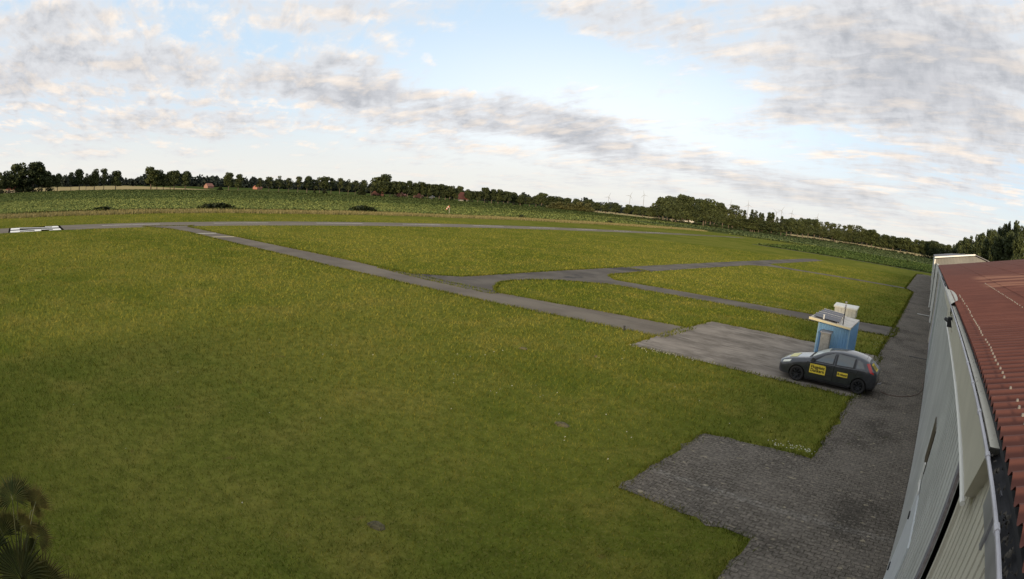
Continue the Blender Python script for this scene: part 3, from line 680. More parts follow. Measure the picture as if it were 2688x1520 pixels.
def trunk_mesh(kind, seed):
    r = random.Random(seed); b = MB(); top = {'oak': 10, 'thin': 11.5, 'pine': 13.5}.get(kind, 7)
    r0 = {'oak': .36, 'thin': .26, 'pine': .26}.get(kind, .3)
    b.tube([(0, 0, -.1), (.08, .03, 2.5), (.0, .1, 5.5), (.1, 0, top)], [r0*1.25, r0, r0*.75, r0*.25], 7)
    for i in range(7 if kind != 'pine' else 4):
        a = r.random()*6.283; z = 4.0+r.random()*5; L = 2.0+1.6*r.random()
        b.tube([(0, .05, z), (math.cos(a)*L*.5, math.sin(a)*L*.5, z+.9), (math.cos(a)*L, math.sin(a)*L, z+2.2)], [r0*.42, r0*.28, r0*.1], 5)
    o = b.build('trunk', M_bark); me = o.data; bpy.data.objects.remove(o); return me
PROTO = {k: [(crown_mesh(k, 11+7*i), trunk_mesh(k, 3+i)) for i in range(n)] for k, n in (('oak', 5), ('thin', 3), ('pine', 3), ('bush', 2), ('willow', 2))}
ORD = 'first second third fourth fifth sixth seventh eighth ninth tenth eleventh twelfth thirteenth fourteenth fifteenth sixteenth seventeenth eighteenth nineteenth twentieth'.split()
TL = {  # group phrase, label pattern ({} takes an ordinal counted from the left)
 'clump': ('trees of the tall dark clump at the left edge', '{} tree from the left in the tall dark clump at the left edge'),
 'gate': ('pair of small trees beside the dark clump', '{} of the two small trees just right of the tall dark clump'),
 'left_row': ('trees in front of the pale grain field', '{} tree from the left of the row before the pale grain field'),
 'pair_row': ('big oaks along the field road', '{} tree from the left in the group of broad oaks along the field road'),
 'two': ('two trees by the distant red roofs', '{} of the two round trees beside the distant red roofs'),
 'avenue': ('roadside avenue of slim trees', '{} tree from the left in the long roadside avenue with bare trunks'),
 'farm_wood': ('trees round the red farm', '{} tree from the left round the brick farm left of the red roofed house'),
 'right_row': ('trees right of the red roofed house', '{} tree from the left in the row right of the red roofed house'),
 'gap_row': ('field trees before the wood', '{} field tree from the left between the pale willows and the wood'),
 'willow': ('pale green willow bushes', '{} from the left of the pale olive willow bushes at the field edge')}
TS = {'big_wood': ('trees of the big dark wood', 'dark leafy tree in the big wood standing behind the green crop field'),
      'lit_wood': ('trees of the low wood right of the big wood', 'tree in the sunlit strip of wood along the far right crop edge'),
      'right_wood': ('trees of the tall wood behind the hangars', 'tall dark tree in the wood rising behind the grey hangar')}
NAMES = {'oak': 'oak_tree', 'thin': 'alder_tree', 'pine': 'pine_tree', 'bush': 'round_bush', 'willow': 'willow_bush'}
CATS = {'bush': 'bush', 'willow': 'bush'}
def plant(kind, x, y, h, r, variant, rz):
    cm, tm = PROTO[kind][variant % len(PROTO[kind])]
    e = empty(NAMES[kind], (x, y, -.02), rz); wr = {'pine': 3.6}.get(kind, 5.0)
    e.scale = (r/wr, r/wr, h/15.0); link('crown', cm, e); link('trunk', tm, e); return e
by = {}
for t_ in TREES: by.setdefault(t_[0], []).append(t_)
TALL = {'big_wood': 1.10, 'lit_wood': 1.10, 'right_wood': 1.08}
WIDE = {'big_wood': 1.5, 'lit_wood': 1.5, 'right_wood': 1.35, 'farm_wood': 1.3, 'right_row': 1.25, 'gap_row': 1.25, 'clump': 1.6, 'left_row': 1.08, 'avenue': 1.08, 'pair_row': 1.15, 'gate': 1.15, 'two': 1.05, 'willow': 1.2, 'bushes': 1.1}
vi = 0
for grp, lst in by.items():
    if grp in TL: lst = sorted(lst, key=lambda t_: math.atan2(t_[2], t_[3]))
    for i, (gp_, kind, x, y, h, r) in enumerate(lst):
        vi += 1
        if grp == 'right_wood' and kind == 'pine' and i % 3: kind = 'oak'
        e = plant(kind, x, y, h*TALL.get(grp, 1.03), r*WIDE.get(grp, 1.25), vi*3+i, random.random()*6.28)
        if grp == 'bushes': tag(e, ['low round bush left of two trees by the distant red roofs', 'tiny clipped bush under the roadside avenue', 'low clipped bush under the roadside avenue, wider than its neighbour', 'light green leafy tree beside the end of the avenue'][i], 'bush')
        elif grp in TL: tag(e, TL[grp][1].format(ORD[i]), CATS.get(kind, 'tree'), TL[grp][0])
        else: tag(e, TS[grp][1], 'tree', TS[grp][0])
# undergrowth along the feet of the woods
Q, T_ = [], []
for grp, dens_, hmax in (('big_wood', 4, 3.0), ('lit_wood', 4, 1.6), ('right_wood', 6, 5), ('farm_wood', 2, 2.0), ('right_row', 2, 1.8), ('clump', 6, 4), ('gap_row', 1, 1.2)):
    for (_, kind, x, y, h, r) in by[grp]:
        for k in range(dens_):
            if rng.random() > .8: continue
            n = 46; cx = x+rng.normal()*r*1.3; cy = y+rng.normal()*r*1.3; hh = hmax*(.4+.6*rng.random()); rr = 1.2+1.6*rng.random()
            v = rng.normal(size=(n, 3)); v /= np.linalg.norm(v, axis=1)[:, None]; v *= (.5+.5*rng.random(n))[:, None]; v *= [rr, rr, hh*.5]; c = v+[cx, cy, hh*.45]
            s = .22+.3*rng.random(n); e1 = rng.normal(size=(n, 3))*s[:, None]*.8; e2 = rng.normal(size=(n, 3))*s[:, None]*.8
            Q.append(np.stack([c-e1, c+e2, c+e1, c-e2], 1)); T_.append(np.clip(rng.random()*.8+.2*rng.normal(size=n), 0, 1))
tag(link('undergrowth', quads_mesh('undergrowth', np.concatenate(Q), M_leaf['bush'], 4, np.concatenate(T_))), kind='stuff')
# far woods on the horizon, one mass
Q, T_ = [], []
for i in range(900):
    a = R(-104+122*rng.random()); dd = 880+320*rng.random()
    h = 10+9*rng.random()**2; r_ = 7+6*rng.random(); n = 110
    v = rng.normal(size=(n, 3)); v /= np.linalg.norm(v, axis=1)[:, None]; v *= (.6+.4*rng.random(n))[:, None]; v *= [r_, r_, h*.5]
    c = v+[dd*math.sin(a), dd*math.cos(a), h*.5]; s = 1.2+1.3*rng.random(n)
    e1 = rng.normal(size=(n, 3)); e1 /= np.linalg.norm(e1, axis=1)[:, None]; e2 = np.cross(e1, rng.normal(size=(n, 3))); e2 /= np.linalg.norm(e2, axis=1)[:, None]
    e1 *= s[:, None]; e2 *= s[:, None]; Q.append(np.stack([c-e1, c+e2, c+e1, c-e2], 1)); T_.append(np.clip(rng.random()+.2*rng.normal(size=n), 0, 1))
tag(link('distant_woods', quads_mesh('distant_woods', np.concatenate(Q), M_distant, 4, np.concatenate(T_))), kind='stuff')
# low brambles on the far crop edge
def bramble(x, y, lx, h, label):
    Q = []; n = int(260*lx/4)
    c = np.stack([rng.normal(size=n)*.35, np.clip(rng.normal(size=n)*.5, -1, 1)*lx/2, np.zeros(n)], 1); c[:, 2] = h*rng.random(n)**.8*(1-(c[:, 1]/lx*1.6)**2).clip(.15)
    s = .14+.14*rng.random(n); e1 = rng.normal(size=(n, 3))*s[:, None]; e2 = rng.normal(size=(n, 3))*s[:, None]
    o = link('bramble_bush', quads_mesh('bramble_bush', np.stack([c-e1, c+e2, c+e1, c-e2], 1), M_leaf['bush'], 4, rng.random(n))); o.location = (x, y, .02)
    return tag(o, label, 'bush', 'dark bushes on the dry grass verge')
for x, y, lx, h, lab in BRAMBLES: bramble(x, y, lx, h, lab)
# ------------------------------------------------------------------ the hangar beside the mast
M_sheet = mat('grey_wall_sheet', (.42, .43, .405), .6, var=.12, vscale=.9)
M_cream = mat('cream_sheet', (.50, .475, .39), .6, var=.08, vscale=1.2)
M_creamw = mat('pale_trim', (.70, .69, .64), .5)
M_dark = mat('dark_interior', (.02, .02, .02), .9)
M_grey = mat('galvanised_steel', (.34, .34, .36), .45, metal=.5, var=.15)
M_black = mat('black_rubber', (.018, .018, .018), .85)
def f_roof(t, b, pos):
    d = t.new('ShaderNodeSeparateXYZ'); t.l.new(pos, d.inputs[0])
    n = t.noise(t.mapping(pos, sc=(1.2, 5.6, 1)), 1, 5, .6); big = t.noise(pos, .35, 4, .6); grit = t.noise(pos, 40, 3, .7)
    c = t.mix(t.step(n, .3, .7), (.096, .031, .021), (.132, .047, .032)); c = t.mix(t.step(big, .45, .7, 0, .45), c, (.085, .032, .024))
    c = t.mix(t.step(grit, .6, .8, 0, .4), c, (.17, .075, .052))
    # worn pale streaks running up the slope far along the roof
    st = t.noise(t.mapping(pos, loc=(0, 0, 0), sc=(.16, 1.1, 0)), 1, 2, .4, .3)
    far = t.math('MULTIPLY', t.step(d.outputs[1], 14.3, 15.2), t.step(d.outputs[1], 22.5, 21.0)); side = t.step(d.outputs[0], 1.5, 2.0)
    c = t.mix(t.math('MULTIPLY', t.math('MULTIPLY', far, side), t.step(st, .50, .58, 0, .8)), c, (.26, .125, .080))
    t.l.new(c, b.inputs['Base Color']); setbump(t, b, grit, .2, .004)
M_roof = shader('red_fibre_cement', f_roof, .8, .3)
def boxes(name, L, m, parent):
    for q in L: b_ = MB(); b_.box(*q); b_.build(name, m, parent)
def ribs(mb, x, y0, y1, z0, z1, pitch=.2, depth=.042, mi=0):
    """trapezoid ribbed sheet standing in the plane x, facing -x"""
    pr = []; y = y0
    while y < y1-1e-6:
        for f, dx in ((0, 0), (.22, 0), (.27, -depth), (.95, -depth)):
            yy = min(y1, y+f*pitch); pr.append((yy, dx))
        y += pitch
    pr.append((y1, 0)); n = len(pr)
    v = [(x+dx, yy, z0) for yy, dx in pr]+[(x+dx, yy, z1) for yy, dx in pr]
    mb.add(v, [(i, i+1, n+i+1, n+i) for i in range(n-1)], mi)
SL = .216
def rz(x): return 4.86+SL*(x-.62)
H_ = empty('hangar', (0, 0, 0)); tag(H_, 'long grey corrugated hangar with red corrugated roof and sliding doors', 'hangar')
b = MB(); ribs(b, .76, 34.5, 66, 0, 4.7, .25); b.box(.80, .95, 31.8, 66, 0, 4.66)
b.box(.80, 19, 66.0, 66.2, 0, 4.4); b.box(.80, 19, -8.2, -8.0, 0, 4.4); b.box(19.0, 19.2, -8.2, 66.2, 0, 4.6)
b.add([(.8, -8.1, 4.4), (19, -8.1, 4.4), (10, -8.1, 6.8)], [(0, 1, 2)]); b.add([(.8, 45.0, 4.0), (19, 45.0, 4.0), (10, 45.0, 6.84)], [(0, 1, 2)])
b.build('wall', M_sheet, H_)
boxes('dark_lining', [(1.6, 1.75, 3.6, 12, 0, 4.6), (1.6, 1.75, 31.6, 35, 0, 4.6)], M_dark, H_)
# sliding doors: the near cream leaf, the long grey leaf and the far leaf
dn = MB(); ribs(dn, .735, -8, 4.38, .05, 4.72, .17, .03); dn.box(.735, .79, -8, 4.38, .05, 4.7)
tag(dn.build('sliding_door', M_cream, H_), 'cream corrugated door leaf nearest the mast')
dm = MB(); ribs(dm, .735, 5.1, 32.3, .05, 4.72, .30, .055); dm.box(.735, .79, 12.0, 32.3, .05, 4.7)
dmo = tag(dm.build('sliding_door', M_sheet, H_), 'long grey ribbed door leaf')
e = MB(); e.box(.668, .700, 4.93, 5.12, .03, 4.45); e.build('edge_brush', mat('grey_brush_seal', (.16, .155, .17), .9, var=.3, vscale=20), dmo)
e = MB(); e.box(.68, .80, 4.3, 4.38, .03, 4.6); e.build('edge_trim', M_cream, H_)
boxes('edge_trim', [(.66, .80, 32.3, 32.55, .03, 4.5), (.66, .715, 29.9, 30.2, .03, 4.5)], mat('green_grey_trim', (.25, .29, .26), .5), dmo)
df = MB(); df.box(.70, .79, 34.3, 40, .05, 4.6); dfo = df.build('sliding_door', mat('smooth_grey_door', (.36, .36, .39), .5, var=.08), H_)
boxes('pilaster', [(.64, .78, 40, 41.2, .05, 4.7)], M_cream, H_)
boxes('door_opening', [(.70, .80, 46, 49, .05, 4.55), (.70, .80, 55, 58, .05, 4.55)], M_dark, H_)
boxes('pilaster', [(.60, .78, 51.5, 52.6, .05, 4.6), (.60, .78, 62, 62.5, .05, 4.6)], M_creamw, H_)
# wicket door, slit window and its casement in the long leaf
wd = MB(); wd.box(.655, .69, 7.3, 9.7, .08, 2.06); wdo = wd.build('wicket_door', mat('smooth_pale_door', (.56, .59, .60), .4, var=.05), dmo)
boxes('hinge', [(.63, .66, 9.35, 9.55, .55, .62), (.63, .66, 9.35, 9.55, 1.55, 1.62)], M_black, wdo)
e = MB(); e.box(.62, .66, 7.45, 7.6, 1.0, 1.05); e.build('handle', M_black, wdo)
sw = MB(); sw.box(.66, .70, 9.78, 10.7, 2.2, 2.95); swo = sw.build('slit_window', mat('brown_glazing', (.055, .040, .020), .3, var=.3), dmo)
e = MB(); e.box(.63, .66, 9.70, 9.80, 2.02, 2.4); e.box(.635, .66, 9.2, 9.80, 2.06, 2.12); e.build('window_frame', M_creamw, swo)
# fascia board over the door track, its pale drip edge, the gutter and the track
fb = MB(); fb.hexa([(.62, 3.77, 4.26), (.74, 3.77, 4.26), (.74, 14.2, 4.26), (.62, 14.2, 4.26), (.575, 3.1, 4.80), (.70, 3.1, 4.80), (.70, 14.2, 4.80), (.575, 14.2, 4.80)])
fbo = fb.build('fascia', M_cream, H_)
e = MB(); e.tube([(.615, 3.7, 4.235), (.615, 14.2, 4.235)], .022, 6); e.build('drip_edge', M_creamw, fbo)
fb = MB(); fb.hexa([(.62, 17.5, 4.5), (.74, 17.5, 4.5), (.74, 44, 4.5), (.62, 44, 4.5), (.59, 17.5, 4.78), (.70, 17.5, 4.78), (.70, 44, 4.78), (.59, 44, 4.78)]); fb.build('fascia', M_sheet, H_)
gt = MB(); N = 9; ys = np.linspace(-8, 45, 60); v = []
for y in ys:
    for k in range(N):
        a = math.pi*(1+k/(N-1)); v.append((.605+.058*math.cos(a), y, 4.795+.07*math.sin(a)))
gt.add(v, [(i*N+k, i*N+k+1, (i+1)*N+k+1, (i+1)*N+k) for i in range(len(ys)-1) for k in range(N-1)])
gto = gt.build('gutter', mat('weathered_zinc', (.045, .045, .048), .8, var=.4, vscale=4), H_)
M_lip = mat('dull_gutter_lip', (.40, .39, .41), .5, var=.15, vscale=3)
e = MB(); e.tube([(.545, -8, 4.80), (.545, 45, 4.80)], .012, 7); e.build('gutter_lip', M_lip, gto)
for k in range(26):
    e = MB(); y = .35+k*.86; e.tube([(.545, y-.02, 4.80), (.545, y+.045, 4.80)], .017, 7); e.build('gutter_clip', M_lip, gto)
dbm = MB()
for k in range(900):
    y = -2+28*random.random()**1.4; x = .57+.07*random.random(); s = .003+.007*random.random()
    dbm.add([(x-s, y-s*2, 4.775+.03*random.random()), (x+s, y-s, 4.78), (x+s, y+s*2, 4.775+.035*random.random()), (x-s, y+s, 4.78)], [(0, 1, 2, 3)])
tag(dbm.build('gutter_litter', mat('leaf_litter', (.07, .062, .05), .95, var=.5, vscale=30), gto), kind='stuff')
e = MB(); e.box(.645, .690, -8, 3.05, 4.50, 4.62); o = e.build('door_track', M_grey, H_)
boxes('bracket', [(.630, .644, y, y+.06, 4.46, 4.74) for y in (.6, 1.6, 2.6)], M_grey, o)
# corrugated roof, sheet laps and cap screws
def corr(mb, x0, x1, y0, y1, pitch=.177, amp=.024, up=1, lap=1.55, zoff=0):
    ny = int((y1-y0)/pitch*8); ys = np.linspace(y0, y1, ny+1); xs = [x0]; 
    while xs[-1] < x1-.01: xs.append(min(x1, xs[-1]+lap))
    for a, c in zip(xs, xs[1:]):
        o = len(mb.v); n = len(ys)
        for x, dz in ((a, .010), (c, 0)):
            for y in ys: mb.v.append((x, y, rz(x)*1.0+zoff+dz+amp*math.cos(2*math.pi*y/pitch)))
        mb.f += [(o+i, o+i+1, o+n+i+1, o+n+i) for i in range(n-1)]; mb.m += [0]*(n-1)
rf = MB(); corr(rf, .62, 10.0, -8.2, 45.05)
rf.add([(10, -8.2, rz(10)), (19.4, -8.2, 4.82), (19.4, 45.05, 4.82), (10, 45.05, rz(10))], [(0, 1, 2, 3)])
rfo = rf.build('roof', M_roof, H_, smooth=True, fix=False)
e = MB(); e.hexa([(.64, -8.2, 4.79), (10, -8.2, rz(10)-.07), (10, 45.0, rz(10)-.07), (.64, 45.0, 4.79), (.64, -8.2, 4.825), (10, -8.2, rz(10)-.035), (10, 45, rz(10)-.035), (.64, 45, 4.825)]); e.build('roof_boarding', M_dark, H_)
e = MB(); e.box(.70, 10, 45.05, 45.12, 4.6, 4.75); e.build('verge_board', M_dark, H_)
pc = bpy.data.meshes.new('screw_cap'); bmx = bmesh.new()
bmesh.ops.create_cone(bmx, cap_ends=True, segments=8, radius1=.013, radius2=.009, depth=.016); bmx.to_mesh(pc); bmx.free(); pc.materials.append(mat('pale_cap', (.19, .17, .15), .7))
k = 0
for col_x, ya, yb in ((.79, 2.0, 13.2), (1.79, 9.0, 17)):
    y = round(ya/.177)*.177
    while y < yb:
        o = link('screw_cap', pc, rfo); o.location = (col_x+random.uniform(-.012, .012), y, rz(col_x)+.04); o.rotation_euler = (0, -.21, random.random()); y += .177 if random.random() > .25 else .354
# flat linking wing and the taller hangar beyond it
W2 = empty('link_building', (0, 0, 0)); tag(W2, 'low flat grey building between the two hangars', 'building')
b = MB(); b.box(.95, 12, 45.2, 65.8, 0, 4.3); b.build('wall', M_sheet, W2)
b = MB(); b.box(.82, 12, 45.15, 65.9, 4.32, 4.45); b.build('roof', M_grey, W2)
H2 = empty('hangar', (0, 0, 0)); tag(H2, 'far hangar with pale grey gable and white roof edge', 'hangar')
gx0, gx1, gr_, gz0, gzr = .42, 10.3, 5.35, 5.22, 6.24
b = MB(); 
b.box(.55, 10.2, 66.35, 150, 0, gz0-.12)
b.build('wall', M_sheet, H2)
b = MB(); n = 54; xs = np.linspace(.5, 10.25, n*2+1); v = []
for i, x in enumerate(xs):
    zt = (gz0-.1+(gzr-gz0)*(x-.5)/(gr_-.5)) if x < gr_ else (gz0-.1+(gzr-gz0)*(10.25-x)/(10.25-gr_))
    y = 66.30-(.03 if i % 2 else 0); v += [(x, y, 3.0), (x, y, zt)]
b.add(v, [(2*i, 2*i+2, 2*i+3, 2*i+1) for i in range(len(xs)-1)]); b.build('gable', mat('gable_sheet', (.16, .155, .14), .6, var=.15, vscale=.5), H2)
b = MB()
b.hexa([(gx0, 65.9, gz0-.02), (gr_, 65.9, gzr-.02), (gr_, 150.2, gzr-.02), (gx0, 150.2, gz0-.02), (gx0, 65.9, gz0+.07), (gr_, 65.9, gzr+.07), (gr_, 150.2, gzr+.07), (gx0, 150.2, gz0+.07)])
b.hexa([(gr_, 65.9, gzr-.02), (gx1, 65.9, gz0-.02), (gx1, 150.2, gz0-.02), (gr_, 150.2, gzr-.02), (gr_, 65.9, gzr+.07), (gx1, 65.9, gz0+.07), (gx1, 150.2, gz0+.07), (gr_, 150.2, gzr+.07)])
b.build('roof', mat('dark_roof_sheet', (.10, .095, .10), .6), H2)
b = MB(); b.hexa([(gx0-.03, 65.82, gz0-.04), (gr_, 65.82, gzr-.04), (gr_, 65.9, gzr-.04), (gx0-.03, 65.9, gz0-.04), (gx0-.03, 65.82, gz0+.10), (gr_, 65.82, gzr+.10), (gr_, 65.9, gzr+.10), (gx0-.03, 65.9, gz0+.10)])
b.build('verge_trim', M_creamw, H2)
boxes('corner_post', [(.40, .52, 66.1, 66.34, 0, gz0-.15), (.44, .55, 75, 75.4, 0, 4.9), (.44, .55, 96, 96.4, 0, 4.9)], M_creamw, H2)
boxes('door_opening', [(.50, .56, 67.2, 74, .05, 4.6), (.50, .56, 84, 94, .05, 4.6)], M_dark, H2)
# floodlight on a bracket under the eaves and the bowed sheet above it
FL = empty('floodlight', (.60, 10.9, 4.58)); FL.scale = (.75, .75, .75); tag(FL, 'black floodlight on a bracket below the gutter', 'floodlight')
b = MB(); b.box(-.14, .0, -.10, .10, -.12, .10); b.tube([(-.07, 0, 0), (-.20, .25, .02)], [.07, .04], 8); b.build('lamp_head', M_black, FL)
b = MB(); b.box(-.03, .10, -.55, -.49, -.16, -.12); b.tube([(.02, -.5, -.14), (-.05, .0, .08), (.05, .5, -.05)], .016, 6); b.tube([(.08, -.3, .1), (-.02, .2, .14)], .02, 6); b.box(-.06, .04, .12, .20, -.05, .16); b.build('bracket', M_cream, FL)
LB = MB(); pf = []
for i in range(9):
    t = i/8; y = 11.6+5.6*t; bow = math.sin(math.pi*min(1, t*1.05+.25))**.6 if t < .8 else math.sin(math.pi*min(1, t*1.05+.25))**.6
    pf.append((y, .03+.13*max(0, bow)))
for (y, wv_) in pf: LB.v += [(.555, y, 4.60), (.545, y, 4.83), (.545+wv_, y, 4.845+wv_*.55)]
LB.f += [(i*3+k, i*3+k+1, i*3+3+k+1, i*3+3+k) for i in range(8) for k in range(2)]; LB.m += [0]*16
tag(LB.build('bowed_cover_sheet', M_cream), 'cream bowed cover sheet bent over the gutter above the floodlight', 'sheet')
# apron details
b = MB(); b.box(-.45, .66, 33.66, 33.86, .009, .016); tag(b.build('drain_grate', M_dark), 'narrow dark drain grate across the apron by the hangar door', 'drain')
b = MB(); b.box(-.7, .62, 57.0, 57.12, .009, .05); tag(b.build('door_rail', M_creamw), 'pale steel rail lying on the apron beyond the sliding doors', 'rail')
b = MB(); cp = [(.5, 28.3), (.62, 27.2), (.6, 26.0), (.45, 25.1), (.1, 24.4), (-.4, 23.95), (-.9, 23.85), (-1.2, 24.1), (-1.3, 24.4)]
b.tube([(x, y, .022) for x, y in cp], .012, 6); tag(b.build('cable', mat('red_brown_cable', (.13, .075, .055), .7), smooth=True), 'thin red brown cable curving over the apron behind the car', 'cable')

# ------------------------------------------------------------------ blue shed and its neighbours
M_blue = mat('blue_sheet', (.20, .40, .64), .5, var=.06, vscale=2)
M_bluel = mat('blue_trim', (.28, .46, .62), .45)
S = empty('shed', (-4.04, 27.5, 0)); tag(S, 'small blue corrugated metal shed with a pale overhanging roof', 'shed')
b = MB(); hx, hy = .73, 1.5
for (ax, sgn) in (('f', -1), ('b', 1)):
    n = 12; v = []
    for i in range(n):
        x0 = -hx+2*hx*i/n
        for f, dy in ((0, 0), (.60, 0), (.70, .03), (.90, .03)): v.append((x0+f*2*hx/n, sgn*(hy+dy-.02)))
    v.append((hx, sgn*(hy-.02))); zt = lambda x: 2.07-.07*(x+hx)/hx*.9
    o = len(b.v); b.v += [(x, y, .02) for x, y in v]+[(x, y, zt(x)) for x, y in v]; m_ = len(v); b.f += [(o+i, o+i+1, o+m_+i+1, o+m_+i) for i in range(m_-1)]; b.m += [0]*(m_-1)
for sgn in (-1, 1):
    n = 22; v = []
    for i in range(n):
        y0 = -hy+2*hy*i/n
        for f, dx in ((0, 0), (.55, 0), (.66, .02), (.92, .02)): v.append((sgn*(hx+dx-.02), y0+f*2*hy/n))
    v.append((sgn*(hx-.02), hy)); z1 = 2.06 if sgn < 0 else 1.94
    o = len(b.v); b.v += [(x, y, .02) for x, y in v]+[(x, y, z1) for x, y in v]; m_ = len(v); b.f += [(o+i, o+i+1, o+m_+i+1, o+m_+i) for i in range(m_-1)]; b.m += [0]*(m_-1)
b.build('wall', M_blue, S)
boxes('corner_trim', [(sx_*hx-.035, sx_*hx+.035, sy_*hy-.035, sy_*hy+.035, .02, 2.04 if sx_ < 0 else 1.93) for sx_ in (-1, 1) for sy_ in (-1, 1)], M_bluel, S)
b = MB(); x0, x1 = -1.14, .80; b.hexa([(x0, -1.92, 2.10), (x1, -1.92, 1.96), (x1, 1.2, 1.98), (x0, 1.2, 2.12), (x0, -1.92, 2.17), (x1, -1.92, 2.02), (x1, 1.2, 2.04), (x0, 1.2, 2.19)])
ro = b.build('roof', mat('weathered_pale_board', (.52, .49, .44), .8, var=.2, vscale=3), S)
b = MB(); b.hexa([(x0-.015, -1.945, 2.09), (x1+.015, -1.945, 1.95), (x1+.015, -1.92, 1.95), (x0-.015, -1.92, 2.09), (x0-.015, -1.945, 2.19), (x1+.015, -1.945, 2.035), (x1+.015, -1.92, 2.035), (x0-.015, -1.92, 2.19)]); b.build('front_edge', mat('pale_yellow_trim', (.66, .58, .36), .6), ro)
b = MB(); b.box(.10, .16, -1.60, -1.54, 2.06, 2.12); b.build('pole_foot', M_creamw, ro)
# solar panels on the roof, mast with vane, vent
SPN = empty('solar_panel_rack', (-4.04, 27.5, 2.19)); tag(SPN, 'row of dark solar panels on pale rails on the blue shed roof', 'solar panels')
Mp = mat('solar_glass', (.018, .016, .026), .25, spec=.5)
for i in range(4):
    y0 = -1.72+i*.66; b = MB(); zA, zB = .02-.0, .10
    b.hexa([(-.98, y0, zA), (.20-.05*i, y0, zA-.085), (.20-.05*i, y0+.5, zB-.085), (-.98, y0+.5, zB), (-.98, y0, zA+.03), (.20-.05*i, y0, zA-.055), (.20-.05*i, y0+.5, zB-.055), (-.98, y0+.5, zB+.03)]); b.build('panel', Mp, SPN)
    b = MB(); b.hexa([(-1.0, y0+.5, zB-.02), (.22-.05*i, y0+.5, zB-.105), (.22-.05*i, y0+.53, zB-.105), (-1.0, y0+.53, zB-.02), (-1.0, y0+.5, zB+.035), (.22-.05*i, y0+.5, zB-.05), (.22-.05*i, y0+.53, zB-.05), (-1.0, y0+.53, zB+.035)]); b.build('rail', M_creamw if i % 2 else M_grey, SPN)
WS = empty('wind_gauge_mast', (-3.66, 25.93, 2.05)); tag(WS, 'thin black mast with a small wind gauge on the shed roof', 'mast')
b = MB(); b.tube([(0, 0, 0), (0, 0, .78)], .022, 8); b.build('pole', M_black, WS)
b = MB(); b.tube([(-.05, 0, .72), (.05, 0, .72)], .025, 6); b.lathe([(.0, .78), (.045, .80), (.045, .86), (.02, .88), (.02, .95), (.05, .96), (.05, 1.0), (0, 1.01)], 'z', 10); b.build('gauge', M_grey, WS)
b = MB(); b.lathe([(.032, 0), (.032, .16), (.045, .17), (.045, .20), (0, .20)], 'z', 12); o = b.build('roof_vent', M_creamw); o.location = (-4.55, 25.72, 2.17); tag(o, 'short white vent pipe at the front edge of the shed roof', 'vent')
CB = empty('fuel_cabinet', (-4.29, 25.55, .014)); tag(CB, 'narrow grey metal cabinet with flat cap before the blue shed', 'cabinet')
Mc = mat('grey_speckled_metal', (.30, .295, .27), .7, var=.2, vscale=9)
b = MB(); b.box(-.21, .21, -.2, .2, .08, 1.64); b.build('body', Mc, CB)
b = MB(); b.hexa([(-.26, -.25, 1.642), (.26, -.25, 1.642), (.26, .25, 1.642), (-.26, .25, 1.642), (-.26, -.25, 1.69), (.26, -.25, 1.69), (.26, .25, 1.72), (-.26, .25, 1.72)]); b.build('cap', M_grey, CB)
b = MB(); b.box(-.26, .26, -.26, .26, 0, .08); b.build('plinth', M_concrete, CB)
b = MB(); b.box(-.19, .19, -.215, -.202, .12, 1.60); d_ = b.build('door', Mc, CB)
b = MB(); b.box(.13, .155, -.235, -.216, .85, 1.0); b.build('handle', M_black, d_)
b = MB(); b.tube([(.24, 0, .9), (.31, -.05, .86), (.33, -.08, .6), (.27, -.05, .35), (.22, 0, .3)], .02, 8); b.build('hose', M_black, CB)
CH = empty('storage_chest', (-6.35, 45.0, 0)); tag(CH, 'white boarded storage chest with sloping lid behind the shed', 'chest')
Mw = mat('white_boards', (.56, .54, .47), .8, var=.12, vscale=4)
b = MB()
for i in range(6): b.box(-.85+i*.284, -.85+i*.284+.272, -.02, .02, .03, .60)
for i in range(4): b.box(.83, .87, .03+i*.235, .03+i*.235+.225, .03, .64); b.box(-.87, -.83, .03+i*.235, .03+i*.235+.225, .03, .64)
b.box(-.85, .85, .95, .99, .03, .70); b.build('side_boards', Mw, CH)
b = MB(); b.box(-.82, .82, .03, .94, .05, .60); b.build('lining', mat('shaded_gap', (.10, .095, .085), .9), CH)
b = MB(); b.hexa([(-.95, -.08, .60), (.95, -.08, .60), (.95, 1.08, .72), (-.95, 1.08, .72), (-.95, -.08, .72), (.95, -.08, .72), (.95, 1.08, .84), (-.95, 1.08, .84)]); b.build('lid', mat('white_lid', (.62, .62, .57), .75, var=.10, vscale=5), CH)

# ------------------------------------------------------------------ windsock
WK = empty('windsock', (-126.6, 118.1, 0)); WK.scale = (.85, .85, .9); tag(WK, 'orange and white striped windsock on a pale pole', 'windsock')
b = MB(); b.tube([(0, 0, 0), (0, 0, 2.5)], .075, 8); b.build('pole', mat('dull_pole', (.38, .36, .28), .8), WK)
cx, sn = math.cos(R(205)), math.sin(R(205)); Mo = mat('orange_cloth', (.42, .10, .03), .8); Mwh = mat('white_cloth', (.52, .48, .42), .8)
b = MB(); b.tube([(-.1*cx, -.1*sn, 2.5), (-.35*cx, -.35*sn, 2.5)], .05, 6); b.lathe([(.34, -.03), (.36, 0), (.34, .03)], 'z', 16, (0, 0, 2.5)); b.build('hoop', mat('brown_steel', (.12, .07, .05), .7), WK)
pts = [(.0, 2.62, .34), (.28, 2.50, .32), (.56, 2.28, .29), (.80, 2.0, .26), (1.0, 1.72, .23), (1.12, 1.45, .2)]
for i in range(5):
    (a, za, ra), (c, zc, rc) = pts[i], pts[i+1]; b = MB(); b.tube([(cx*a, sn*a, za), (cx*c, sn*c, zc)], [ra, rc], 14, caps=(i == 4)); b.build('sock_band', Mo if i % 2 == 0 else Mwh, WK)
